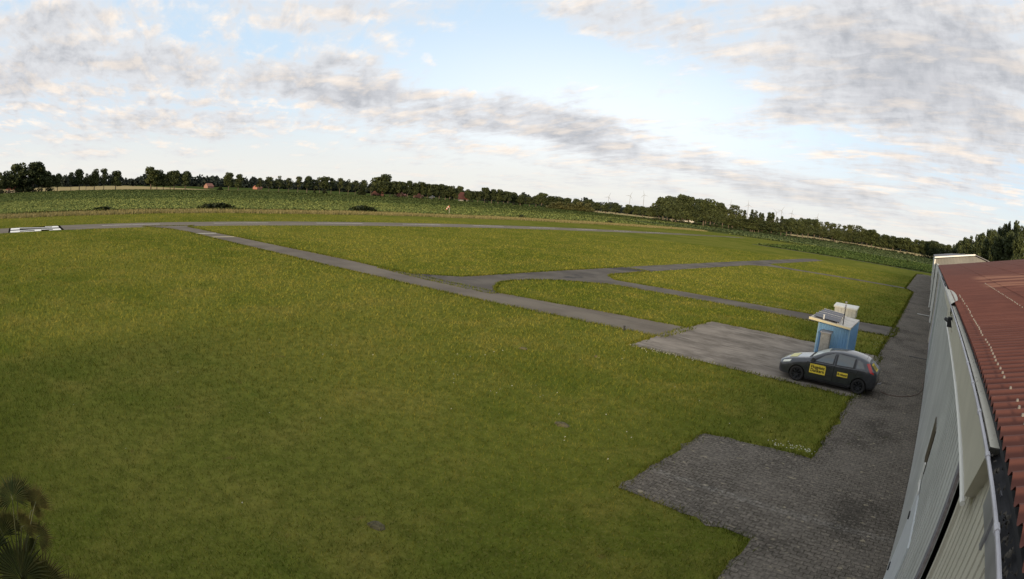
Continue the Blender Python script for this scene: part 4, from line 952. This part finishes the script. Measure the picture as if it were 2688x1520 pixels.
# ------------------------------------------------------------------ wind turbines far away
Mt = mat('turbine_white', (.26, .27, .29), .7)
tl = ['leftmost wind turbine over the pale willows', 'second wind turbine from the left over the far trees', 'third wind turbine from the left, just left of the big wood', 'faint wind turbine right above the end of the big wood', 'wind turbine with horizontal blade right of the big wood', 'short wind turbine with its mast mostly hidden behind pines', 'wind turbine beside the short one, blade out to the left', 'wind turbine with a tall upright blade over the low wood', 'rightmost faint wind turbine over the low wood']
tower = MB(); tower.tube([(0, 0, 0), (0, 0, 100)], [2.1, 1.3], 10)
nac = MB(); nac.box(-1.6, 1.6, -5, 4, 99.5, 103); 
blade = MB(); blade.tube([(0, 0, 0), (.4, 0, 8), (.2, 0, 22), (0, 0, 36)], [.9, 1.35, .8, .2], 6)
tme = None
for i, (azd, eld, rot) in enumerate(((-32.01, 1.10, 20), (-29.99, 1.42, 25), (-28.68, 1.64, -15), (-20.37, 1.66, 5), (-18.67, 1.83, -5), (-15.89, 1.47, 70), (-15.41, 1.69, 30), (-14.40, 1.57, 10), (-11.89, 1.52, 12))):
    D = 4300+(i*137) % 400; a = R(azd); hub = CAMH+D*math.tan(R(eld)); tb = empty('wind_turbine', (D*math.sin(a), D*math.cos(a), hub-101), -a)
    tag(tb, tl[i], 'wind turbine', 'wind turbines on the horizon')
    if tme is None:
        t1_ = tower.build('tower', Mt, tb); t2_ = nac.build('nacelle', Mt, tb); t3_ = blade.build('blade', Mt, tb); tme = (t1_.data, t2_.data, t3_.data); bl = [t3_]
    else:
        link('tower', tme[0], tb); link('nacelle', tme[1], tb); bl = [link('blade', tme[2], tb)]
    bl += [link('blade', tme[2], tb) for _ in range(2)]
    for k, o in enumerate(bl): o.location = (0, -6, 101); o.rotation_euler = (0, R(rot+120*k), 0)
# ------------------------------------------------------------------ distant houses
M_brick = mat('red_brick', (.30, .13, .09), .9, var=.2, vscale=2); M_tile = mat('red_roof_tiles', (.26, .085, .05), .85, var=.2, vscale=1)
M_render = mat('pale_render', (.62, .56, .46), .8); M_glass = mat('window_glass', (.03, .035, .04), .1)
def house(loc, ang, L, W, eave, ridge, label, wallm, roofm, nwin=4, hip=0.0, name='house', wins=True):
    e = empty(name, loc, ang); tag(e, label, 'house' if name != 'barn' else 'barn')
    b = MB(); b.box(-L/2, L/2, -W/2, W/2, 0, eave); b.add([(-L/2, -W/2, eave), (-L/2, W/2, eave), (-L/2, 0, ridge-(ridge-eave)*hip*.6)], [(0, 1, 2)]); b.add([(L/2, -W/2, eave), (L/2, W/2, eave), (L/2, 0, ridge-(ridge-eave)*hip*.6)], [(0, 1, 2)]); b.build('wall', wallm, e)
    b = MB(); o = .5; h = L/2*hip*.5; zl = eave-.25
    b.add([(-L/2-o, -W/2-o, zl), (L/2+o, -W/2-o, zl), (L/2-h, 0, ridge+.2), (-L/2+h, 0, ridge+.2), (-L/2-o, W/2+o, zl), (L/2+o, W/2+o, zl)], [(0, 1, 2, 3), (5, 4, 3, 2)]+([(4, 0, 3), (1, 5, 2)] if hip else []))
    b.build('roof', roofm, e)
    if wins:
        for k in range(nwin):
            x = -L/2+L*(k+.5)/nwin; b = MB(); b.box(x-.6, x+.6, -W/2-.06, -W/2-.01, .9, 2.2); f = b.build('window', M_creamw, e); b = MB(); b.box(x-.48, x+.48, -W/2-.08, -W/2-.062, 1.0, 2.1); b.build('pane', M_glass, f)
    return e
FA = math.atan2(-452, 440)   # direction facing the field
e = empty('house', (-452, 440, 0), R(-45)); tag(e, 'red roofed country house with pale timbered gable at the field edge', 'house')
# gable end towards the camera (-y in its own frame is towards the mast after the turn)
b = MB(); b.box(-4.2, 4.2, -5, 6, 0, 2.6); b.build('wall', M_render, e)
b = MB(); b.add([(-4.4, -5.02, 2.6), (4.4, -5.02, 2.6), (1.6, -5.02, 6.2), (-1.6, -5.02, 6.2)], [(0, 1, 2, 3)]); b.build('gable', mat('cream_gable', (.70, .62, .48), .8), e)
b = MB(); b.add([(-5.2, -5.6, 1.9), (-5.2, 7, 1.9), (-.2, 5, 9.3), (-.2, -3.2, 9.3), (5.2, -5.6, 1.9), (5.2, 7, 1.9), (-1.8, -5.8, 6.1), (1.8, -5.8, 6.1)], [(0, 1, 2, 3, 6), (4, 7, 3, 2, 5), (6, 3, 7), (1, 5, 2)]); b.build('roof', M_tile, e)
for x in (-3.0, -1.2): b = MB(); b.box(x-.55, x+.55, -5.08, -5.0, .8, 2.1); f = b.build('window', M_creamw, e); b = MB(); b.box(x-.42, x+.42, -5.11, -5.085, .9, 2.0); b.build('pane', M_glass, f)
b = MB(); b.box(1.4, 2.9, -5.08, -5.0, 0, 2.1); b.build('door', M_dark, e)
b = MB(); b.box(-.9, .9, -5.10, -5.03, 3.3, 4.5); f = b.build('window', M_glass, e)
b = MB(); b.box(-4.4, 4.4, -5.12, -5.03, 2.45, 2.75); b.build('beam', mat('dark_timber', (.05, .035, .025), .8), e)
b = MB(); b.box(-.9, -.3, 3.2, 3.9, 8.4, 10.0); b.build('chimney', M_brick, e)
house((-480, 402, 0), R(-47), 16, 9, 2.6, 6.0, 'long brick barn behind the trees left of the red roofed house', M_brick, M_tile, 5, name='barn')
house((-478, 378, 0), R(-50), 13, 8, 2.4, 5.4, 'brick outbuilding with white doors among the farm trees', M_brick, M_tile, 4, name='barn')
house((-481, 350, 0), R(-52), 14, 8, 2.5, 5.6, 'brick farmhouse at the left end of the farm', M_brick, M_tile, 4)
house((-470, 412, 0), R(-46), 7, 5, 2.3, 3.6, 'low white walled shed next to the red roofed house', M_render, M_grey, 2)
house((-455, -6, 0), R(-92), 12, 8, 2.6, 5.0, 'red roofed house half hidden at the left edge of the clump', M_render, M_tile, 4)
house((-640, 230, 0), R(-70), 9, 7, 2.4, 5.2, 'pink brick house behind the round bush', mat('pink_brick', (.26, .14, .10), .9), mat('light_red_tiles', (.24, .10, .07), .9), 4)
house((-640, 292, 0), R(-66), 9, 7, 2.3, 4.6, 'red brick house right of the two round trees', M_brick, mat('orange_tiles', (.24, .10, .06), .9), 3)
house((-300, 660, 0), R(-25), 18, 9, 3.0, 5.8, 'far barn with red roof left of the big wood', M_render, M_tile, 4, name='barn')
# red post box like kiosk under the avenue
b = MB(); b.box(-1.1, 1.1, -.8, .8, 0, 3.6); b.add([(-1.3, -1, 3.6), (1.3, -1, 3.6), (1.3, 1, 3.6), (-1.3, 1, 3.6), (0, 0, 4.6)], [(0, 1, 4), (1, 2, 4), (2, 3, 4), (3, 0, 4)])
o = b.build('brick_pillar', mat('orange_brick', (.34, .14, .09), .9)); o.location = (-456, 337.5, 0); tag(o, 'narrow orange brick pillar at the right end of the avenue', 'pillar')

# ------------------------------------------------------------------ the grey car
CAR = empty('parked_car', (-3.455, 23.62, .012), R(180)); tag(CAR, 'dark grey five door hatchback with yellow signs on its doors', 'car')
def f_paint(t, b, pos):
    b.inputs['Base Color'].default_value = (.040, .043, .050, 1); b.inputs['Metallic'].default_value = .35; b.inputs['Roughness'].default_value = .30; b.inputs['Coat Weight'].default_value = .8; b.inputs['Coat Roughness'].default_value = .08
    n = t.noise(pos, 6, 5); t.l.new(t.mix(t.step(n, .35, .7), (.036, .040, .047), (.052, .055, .062)), b.inputs['Base Color'])
M_paint = shader('grey_car_paint', f_paint, .30, .5)
M_plastic = mat('dark_plastic', (.022, .022, .024), .6)
# stations: x, bottom z, bottom half width, side half width, belt z, belt half width, top z, top edge half width
ST = [(2.17, .30, .40, .46, .50, .46, .60, .40), (2.12, .22, .62, .66, .55, .64, .68, .52), (1.98, .19, .74, .78, .62, .75, .76, .62), (1.70, .18, .79, .835, .72, .81, .85, .68), (1.31, .18, .80, .85, .79, .835, .93, .71),
      (1.00, .18, .80, .85, .85, .84, .985, .72), (.86, .18, .80, .85, .87, .84, 1.02, .715), (.60, .18, .80, .85, .885, .84, 1.17, .68), (.30, .18, .80, .85, .895, .84, 1.31, .635), (.05, .18, .80, .85, .90, .84, 1.39, .60),
      (-.35, .18, .80, .85, .915, .84, 1.435, .575), (-.75, .18, .80, .85, .93, .84, 1.435, .57), (-1.12, .19, .80, .85, .945, .84, 1.395, .565), (-1.38, .20, .80, .848, .96, .835, 1.335, .56), (-1.56, .22, .78, .84, .97, .82, 1.275, .555),
      (-1.70, .24, .77, .83, .97, .80, 1.16, .58), (-1.84, .26, .74, .81, .95, .775, 1.02, .61), (-1.95, .28, .70, .775, .90, .74, .94, .63), (-2.03, .32, .62, .70, .78, .66, .86, .58)]
def ring(s):
    x, zb, wb, ws, zl, wl, zt, wt = s; zm = (zb+zl)*.5; k = zt-zl
    half = [(wb*.55, zb), (wb, zb), (ws*.985, zb+.08), (ws, zm), (ws*.997, zl-.10), (wl, zl), (wl+(wt-wl)*.10, zl+k*.10), (wl+(wt-wl)*.86, zl+k*.80), (wt*.86, zl+k*.95), (wt*.45, zt-.004)]
    return [(x, y, z) for y, z in half]+[(x, 0, zt)]+[(x, -y, z) for y, z in half[::-1]]
bm = bmesh.new(); rings = [[bm.verts.new(p) for p in ring(s)] for s in ST]; n = len(rings[0])
for a, c in zip(rings, rings[1:]):
    for i in range(n): bm.faces.new((a[i], a[(i+1) % n], c[(i+1) % n], c[i]))
bm.faces.new(rings[0]); bm.faces.new(rings[-1][::-1]); bmesh.ops.recalc_face_normals(bm, faces=bm.faces)
me = bpy.data.meshes.new('body'); bm.to_mesh(me); bm.free(); body = link('body', me); me.materials.append(M_paint); me.materials.append(M_plastic)
md = body.modifiers.new('s', 'SUBSURF'); md.levels = 2; md.render_levels = 2; body.modifiers.new('t', 'TRIANGULATE')
cut = MB()
for x in (1.3075, -1.3075):
    for sy in (-1, 1): cut.add([(x+.345*math.cos(2*math.pi*k/36), sy*yy, .31+.345*math.sin(2*math.pi*k/36)) for yy in (.60, 1.1) for k in range(36)], [(k, (k+1) % 36, 36+(k+1) % 36, 36+k) for k in range(36)]+[tuple(range(36)), tuple(range(36, 72))[::-1]])
co = cut.build('cutter', M_plastic); bo = body.modifiers.new('b', 'BOOLEAN'); bo.object = co; bo.operation = 'DIFFERENCE'; bo.solver = 'EXACT'
dg = bpy.context.evaluated_depsgraph_get(); nm = bpy.data.meshes.new_from_object(body.evaluated_get(dg))
body.modifiers.clear(); body.data = nm; nm.name = 'body'; nm.shade_smooth(); bpy.data.objects.remove(co); body.parent = CAR
try: nm.set_sharp_from_angle(angle=R(38))
except Exception: pass
bmb = bmesh.new(); bmb.from_mesh(nm); BV = BVHTree.FromBMesh(bmb)
def onside(x, z, off, sy=1):
    h = BV.ray_cast(Vector((x, 2*sy, z)), Vector((0, -sy, 0)))[0]; return (x, (h.y if h is not None and abs(h.y) > .3 else .70*sy)+off*sy, z)
def ontop(x, y, off):
    h = BV.ray_cast(Vector((x, y, 3)), Vector((0, 0, -1)))[0]; return (x, y, (h.z if h is not None else 1)+off)
def ontail(y, z, off, front=False):
    h = BV.ray_cast(Vector((4 if front else -4, y, z)), Vector((-1 if front else 1, 0, 0)))[0]; return ((h.x if h is not None else 0)+(off if front else -off), y, z)
def grid(name, lo, hi, fn, m, parent, nr=5, off=.004, dense=6):
    """ruled patch between two outlines, laid on the body"""
    def res(L):
        L = [Vector(p) for p in L]; out = []
        for a, c in zip(L, L[1:]): out += [a.lerp(c, k/dense) for k in range(dense)]
        return out+[L[-1]]
    A, B_ = res(lo), res(hi); b = MB(); n = len(A)
    for j in range(nr+1): b.v += [fn(*(A[i].lerp(B_[i], j/nr)), off) for i in range(n)]
    b.f = [(j*n+i, j*n+i+1, (j+1)*n+i+1, (j+1)*n+i) for j in range(nr) for i in range(n-1)]; b.m = [0]*len(b.f)
    return b.build(name, m, parent, smooth=True)
M_cglass = mat('car_glass', (.085, .095, .095), .08, spec=.8, coat=.6); M_screen = mat('windscreen_glass', (.50, .54, .50), .2, spec=.8)
M_rubber = mat('tyre_rubber', (.016, .015, .015), .85); M_rim = mat('black_alloy', (.035, .036, .038), .4, metal=.6)
for sy in (1, -1):
    sd = lambda x, z, off, sy=sy: onside(x, z, off, sy)
    # door skins with the glass, frame and handle of each
    for k, (dlo, dhi, glo, ghi, flo, fhi, hx_) in enumerate((
        ([(.93, .30), (-.18, .30)], [(.93, .86), (-.18, .885)], [(.62, .935), (-.10, .945)], [(.27, 1.19), (-.14, 1.335)], [(.86, .90), (-.17, .915)], [(.22, 1.235), (-.17, 1.37)], -.02),
        ([(-.20, .30), (-.95, .32), (-1.12, .66)], [(-.20, .885), (-1.02, .91), (-1.20, .915)], [(-.27, .95), (-.95, .975)], [(-.27, 1.33), (-.98, 1.30)], [(-.20, .915), (-1.06, .945)], [(-.20, 1.365), (-1.04, 1.335)], -1.02))):
        d_ = grid('door', dlo, dhi, sd, M_paint, CAR, 6, .006)
        fr = grid('window_frame', flo, fhi, sd, M_plastic, d_, 5, .004)
        grid('window', glo, ghi, sd, M_cglass, d_, 5, .009)
        b = MB(); p = onside(hx_, .80, .0, sy); b.box(p[0]-.02, p[0]+.17, min(p[1], p[1]+.035*sy), max(p[1], p[1]+.035*sy), .785, .825); b.build('handle', M_plastic, d_)
        grid('door_trim', [(dlo[0][0]-.02, .47), (dlo[1][0]+.02, .47)], [(dlo[0][0]-.02, .505), (dlo[1][0]+.02, .505)], sd, M_plastic, d_, 1, .011)
    grid('quarter_window', [(-1.10, .975), (-1.44, 1.0)], [(-1.10, 1.27), (-1.30, 1.20)], sd, M_cglass, CAR, 4, .006)
    grid('seam', [(-.176, .30), (-.176, .89)], [(-.204, .30), (-.204, .89)], sd, M_dark, CAR, 1, .0065)
    grid('seam', [(.945, .30), (.945, .86)], [(.930, .30), (.930, .86)], sd, M_dark, CAR, 1, .0065)
    grid('seam', [(-1.13, .68), (-1.21, .93)], [(-1.115, .68), (-1.195, .93)], sd, M_dark, CAR, 1, .0065)
    grid('sill', [(.93, .19), (-.92, .19)], [(.93, .245), (-.92, .245)], sd, mat('worn_sill', (.10, .10, .10), .5), CAR, 1, .012)
    for x in (1.3075, -1.3075):   # wheel arch lips
        b = MB(); v = []; m_ = 22
        for k in range(m_+1):
            a = R(8)+R(164)*k/m_
            for r_ in (.345, .40): 
                p = onside(x+r_*math.cos(a), .31+r_*math.sin(a), .010, sy); v.append(p)
        b.add(v, [(2*k, 2*k+1, 2*k+3, 2*k+2) for k in range(m_)]); b.build('arch_lip', M_paint, CAR, smooth=True)
    b = MB(); p = onside(.70, .95, 0, sy); yv = p[1]
    b.hexa([(.66, yv, .92), (.80, yv, .92), (.80, yv+.20*sy, .93), (.64, yv+.20*sy, .93), (.66, yv, 1.04), (.76, yv, 1.05), (.72, yv+.19*sy, 1.06), (.64, yv+.19*sy, 1.06)]); b.build('wing_mirror', M_plastic, CAR)
    # lamps
    grid('headlight', [(1.98, .62), (1.66, .71)], [(1.94, .70), (1.62, .80)], sd, mat('headlight_glass', (.62, .66, .60), .15, spec=.8), CAR, 3, .012)
    tlm = mat('tail_light_red', (.42, .018, .014), .2, coat=.5)
    tp = [(-1.83, .80), (-1.93, .78)], [(-1.66, 1.22), (-1.76, 1.22)]
    grid('tail_light', [(-1.70, .90), (-1.88, .86)], [(-1.47, 1.19), (-1.60, 1.21)], sd, tlm, CAR, 5, .010)
    # wheels
    for x in (1.3075, -1.3075):
        we = empty('wheel', (x, .745*sy, .305)); we.parent = CAR
        b = MB(); b.lathe([(.19, -.09), (.255, -.095), (.295, -.08), (.305, -.03), (.305, .03), (.295, .08), (.255, .095), (.205, .085), (.19, .06)], 'y', 32); b.build('tyre', M_rubber, we, smooth=True)
        b = MB(); b.lathe([(.205, .07*sy), (.195, .085*sy), (.185, .06*sy), (.17, .02*sy), (.0, .02*sy)], 'y', 28); b.lathe([(.045, .02*sy), (.045, .075*sy), (.0, .08*sy)], 'y', 12)
        for k in range(8):
            a = 2*math.pi*k/8; b.tube([(.03*math.cos(a), .065*sy, .03*math.sin(a)), (.19*math.cos(a), .072*sy, .19*math.sin(a))], [.02, .016], 5)
        b.build('rim', M_rim, we, smooth=True)
        b = MB(); b.lathe([(.30, -.2), (.30, -.12)], 'y', 10); b.v = b.v
tp_ = lambda x, y, off: ontop(x, y, off)
grid('windscreen', [(.80, .60), (.80, -.60)], [(.17, .51), (.17, -.51)], tp_, M_screen, CAR, 8, .006)
grid('scuttle', [(.93, .62), (.93, -.62)], [(.80, .62), (.80, -.62)], tp_, M_dark, CAR, 2, .006)
grid('roof_sign', [(1.78, .52), (1.78, -.30)], [(1.45, .56), (1.45, -.30)], tp_, mat('pale_yellow_bonnet_sign', (.60, .56, .22), .5), CAR, 4, .008).name = 'bonnet_sign'
tf = lambda y, z, off: ontail(y, z, off)
grid('rear_window', [(.52, .97), (-.52, .97)], [(.47, 1.21), (-.47, 1.21)], tf, M_cglass, CAR, 5, .008)
M_yel = mat('sign_yellow', (.82, .62, .06), .5, var=.05)
rs = grid('rear_sign', [(.55, .95), (.02, .95)], [(.50, 1.17), (.02, 1.17)], tf, M_yel, CAR, 4, .016)
grid('bumper_strip', [(.66, .46), (-.66, .46)], [(.66, .52), (-.66, .52)], tf, M_plastic, CAR, 1, .012)
grid('grille', [(.30, .40), (-.30, .40)], [(.32, .50), (-.32, .50)], lambda y, z, off: ontail(y, z, off, True), M_plastic, CAR, 2, .01)
b = MB(); b.tube([(-1.42, 0, 1.32), (-1.47, 0, 1.50)], .006, 5); b.build('aerial', M_black, CAR)
b = MB(); b.tube([(-1.98, -.25, .33), (-2.16, -.25, .36), (-2.16, -.25, .42)], .02, 8); b.build('tow_bar', M_grey, CAR)
b = MB(); b.box(-.94, .94, -.78, .78, .16, .34); b.box(-1.9, 2.0, -.56, .56, .18, .7); b.build('underbody', M_dark, CAR)
# the yellow plates with their words
def words(txt, size, m, parent, mw, offset=.012):
    cu = bpy.data.curves.new('lettering', 'FONT'); cu.body = txt; cu.size = size; cu.align_x = 'CENTER'; cu.align_y = 'CENTER'; cu.extrude = .0015; cu.offset = offset*.35; cu.space_line = .82
    to = bpy.data.objects.new('t', cu); COL.objects.link(to); dg = bpy.context.evaluated_depsgraph_get(); me = bpy.data.meshes.new_from_object(to.evaluated_get(dg)); bpy.data.objects.remove(to)
    me.transform(mw); me.materials.clear(); me.materials.append(m); return link('lettering', me, parent)
M_ink = mat('black_lettering', (.012, .010, .006), .6)
for nm_, (x0, x1, z0, z1), txt, sz in (('door_sign', (.13, .80, .46, .815), 'Flugplatz\nDankern', .165), ('rear_door_sign', (-.80, -.36, .545, .715), 'Rettung', .125)):
    for sy in (1, -1):
        ym = max(abs(onside(x, z, 0, sy)[1]) for x in (x0, x1, (x0+x1)/2) for z in (z0, z1, (z0+z1)/2))+.009
        b = MB(); b.box(x0, x1, min(sy*ym, sy*(ym+.006)), max(sy*ym, sy*(ym+.006)), z0, z1); pl_ = b.build(nm_, M_yel, CAR)
        if sy == 1:
            mw = Matrix.Translation(((x0+x1)/2, ym+.0085, (z0+z1)/2)) @ Matrix(((-1, 0, 0, 0), (0, 0, 1, 0), (0, 1, 0, 0), (0, 0, 0, 1)))
        else:
            mw = Matrix.Translation(((x0+x1)/2, -ym-.0085, (z0+z1)/2)) @ Matrix(((1, 0, 0, 0), (0, 0, -1, 0), (0, 1, 0, 0), (0, 0, 0, 1)))
        lo_ = words(txt, sz, M_ink, pl_, mw)
for k in range(3):   # dark marks on the rear plate
    grid('mark', [(.47-.15*k, .99), (.39-.15*k, .99)], [(.45-.15*k, 1.13), (.38-.15*k, 1.13)], tf, M_ink, rs, 2, .020)
bmb.free()

# ------------------------------------------------------------------ fan palm beside the mast
PL = empty('fan_palm', (-6.6, -.86, 0)); tag(PL, 'fan palm with split fronds in the lower left corner', 'palm')
M_frond = shader('palm_frond', lambda t, b, pos: t.l.new(t.mix(t.new('ShaderNodeAttribute', attribute_name='tone').outputs['Fac'], (.020, .034, .012), (.150, .115, .035)), b.inputs['Base Color']), .75, .08)
M_stem = mat('palm_stem', (.075, .080, .028), .6)
b = MB(); b.lathe([(.13, 0), (.11, .4), (.12, .7), (.10, .95), (.05, 1.1)], 'z', 12); b.build('trunk', mat('palm_fibre', (.05, .034, .022), .95, var=.4, vscale=20, bump=.8), PL)
def frond(y, z, dx, rad, ang, tone, spread=120, sd=0):
    """a fan hanging roughly square to the lawn: hub, radius, direction from upright (degrees) and half spread"""
    r = random.Random(sd); tip = Vector((dx, y+.86, z)); base = Vector((0, 0, .98))
    nv = Vector((.86, .12*r.uniform(-1, 1), .48+.15*r.uniform(-1, 1))).normalized(); rt = Vector((0, 1, 0)); rt = (rt-nv*rt.dot(nv)).normalized(); up = nv.cross(rt)
    if up.z < 0: up = -up
    face = up*math.cos(R(ang))+rt*math.sin(R(ang)); side = nv.cross(face)
    V = []; T_ = []; m_ = 30
    for k in range(m_):
        a = R(-spread+2*spread*(k+.5)/m_); da = R(spread/m_); L = rad*(.80+.20*math.cos(a*.8))*(.9+.16*r.random())
        D_ = lambda t: face*math.cos(t)+side*math.sin(t)
        sag = Vector((0, 0, -1))*L*(.04+.10*r.random()); mid = .60*L
        c0 = tip+D_(a)*.02; pl, pr = tip+D_(a-da*.96)*mid-nv*.016*rad, tip+D_(a+da*.96)*mid-nv*.016*rad; pm = tip+D_(a)*mid+nv*.030*rad; te = tip+D_(a)*L+sag
        V += [c0, pl, pm, c0, pm, pr, pl, te, pm, pm, te, pr]; tn = min(1, max(0, tone+.22*(r.random()-.5))); T_ += [tn*.8, tn*.8, min(1, tn*1.25), min(1, tn*1.25)]
    o = link('frond', quads_mesh('frond', np.array([tuple(v) for v in V]), M_frond, 3, np.array(T_)), PL)
    st = MB(); st.tube([base, base.lerp(tip, .45)+Vector((-.05, 0, .06)), tip, tip+face*rad*.2], [.013, .010, .007, .004], 6); st.build('stalk', M_stem, o)
for i, a_ in enumerate(((-.57, 2.28, .05, .33, -5, .16, 125), (-.50, 2.20, -.15, .34, 35, .22, 80), (-.27, 2.16, .05, .32, 35, .55, 75), (-.35, 2.07, .0, .22, 80, .45, 60), (-.57, 1.88, .02, .30, 70, .5, 70), (-.37, 1.74, .05, .28, 75, .5, 105),
        (-.83, 1.27, .15, .60, 0, .26, 120), (-.52, 1.10, .12, .50, 35, .50, 90), (-.93, 2.15, .0, .36, -25, .15, 110), (-1.15, 1.60, .05, .5, -40, .2, 110), (-.78, 1.82, -.1, .3, 30, .35, 80), (-.95, 1.75, -.05, .40, -10, .2, 100), (-.20, .80, .1, .45, 70, .4, 90), (-.60, 1.62, -.15, .26, 140, .25, 50))): frond(*a_, sd=i)

# ------------------------------------------------------------------ small things on the grass
b = MB(); b.box(-.035, .035, -.035, .035, 0, .2); b.box(-.045, .045, -.045, .045, .2, .23); o = b.build('marker_post', mat('dark_post', (.03, .03, .028), .8)); o.location = (-13.86, 24.75, 0); tag(o, 'short dark marker post beside the taxiway edge', 'post')
M_soil = mat('soil', (.095, .080, .036), .95, var=.4, vscale=12)
for i, (x, y, r_, lab) in enumerate(((-11.84, 19.2, .13, 'small dark molehill on the lawn left of the concrete pad'), (-8.37, 12.3, .34, 'flat brown molehill on the lawn near the near paved pad'), (-14.24, 17.7, .30, 'low dark molehill farthest left on the lawn'), (-7.31, 5.5, .28, 'brown earth patch of a molehill at the bottom of the lawn'))):
    b = MB(); m_ = 16; b.v = [(0, 0, .06)]; r_ *= .5
    for q in range(1, 6):
        for k in range(m_):
            a = 2*math.pi*k/m_; f = q/5*(.8+.35*random.random()) if q > 3 else q/5; b.v.append((1.4*r_*f*math.cos(a), r_*f*math.sin(a), .055*(1-(q/5)**2)+.018*random.random()-.012*(q == 5)))
    b.f = [(0, 1+k, 1+(k+1) % m_) for k in range(m_)]+[(1+q*m_+k, 1+q*m_+(k+1) % m_, 1+(q-1)*m_+(k+1) % m_, 1+(q-1)*m_+k) for q in range(1, 5) for k in range(m_)]; b.m = [0]*len(b.f)
    o = b.build('molehill', M_soil); o.location = (x, y, 0); tag(o, lab, 'molehill', 'molehills on the lawn')

# ------------------------------------------------------------------ unseen building added behind the camera to shade the near lawn
SHB = empty('shade_building', (-8.5, -9, 0)); tag(SHB, 'low brick building out of view behind the camera, added to shade the near lawn', 'building')
b = MB(); b.box(-8, 7.5, -6, 6, 0, 2.2); b.add([(-8, -6, 2.2), (-8, 6, 2.2), (-8, 0, 3.3)], [(0, 1, 2)]); b.add([(7.5, -6, 2.2), (7.5, 6, 2.2), (7.5, 0, 3.3)], [(0, 1, 2)]); b.build('wall', M_brick, SHB)
b = MB(); b.hexa([(-8.4, -6.5, 2.05), (7.9, -6.5, 2.05), (7.9, 0, 3.15), (-8.4, 0, 3.15), (-8.4, -6.5, 2.2), (7.9, -6.5, 2.2), (7.9, 0, 3.3), (-8.4, 0, 3.3)]); b.hexa([(-8.4, 0, 3.15), (7.9, 0, 3.15), (7.9, 6.5, 2.05), (-8.4, 6.5, 2.05), (-8.4, 0, 3.3), (7.9, 0, 3.3), (7.9, 6.5, 2.2), (-8.4, 6.5, 2.2)]); b.build('roof', mat('dark_roof_tiles', (.05, .04, .04), .9), SHB)
for x in (-6, -3, 0, 3, 5.5):
    b = MB(); b.box(x-.7, x+.7, 6.02, 6.08, .8, 1.7); f = b.build('window', M_creamw, SHB); b = MB(); b.box(x-.58, x+.58, 6.085, 6.10, .92, 1.58); b.build('pane', M_glass, f)
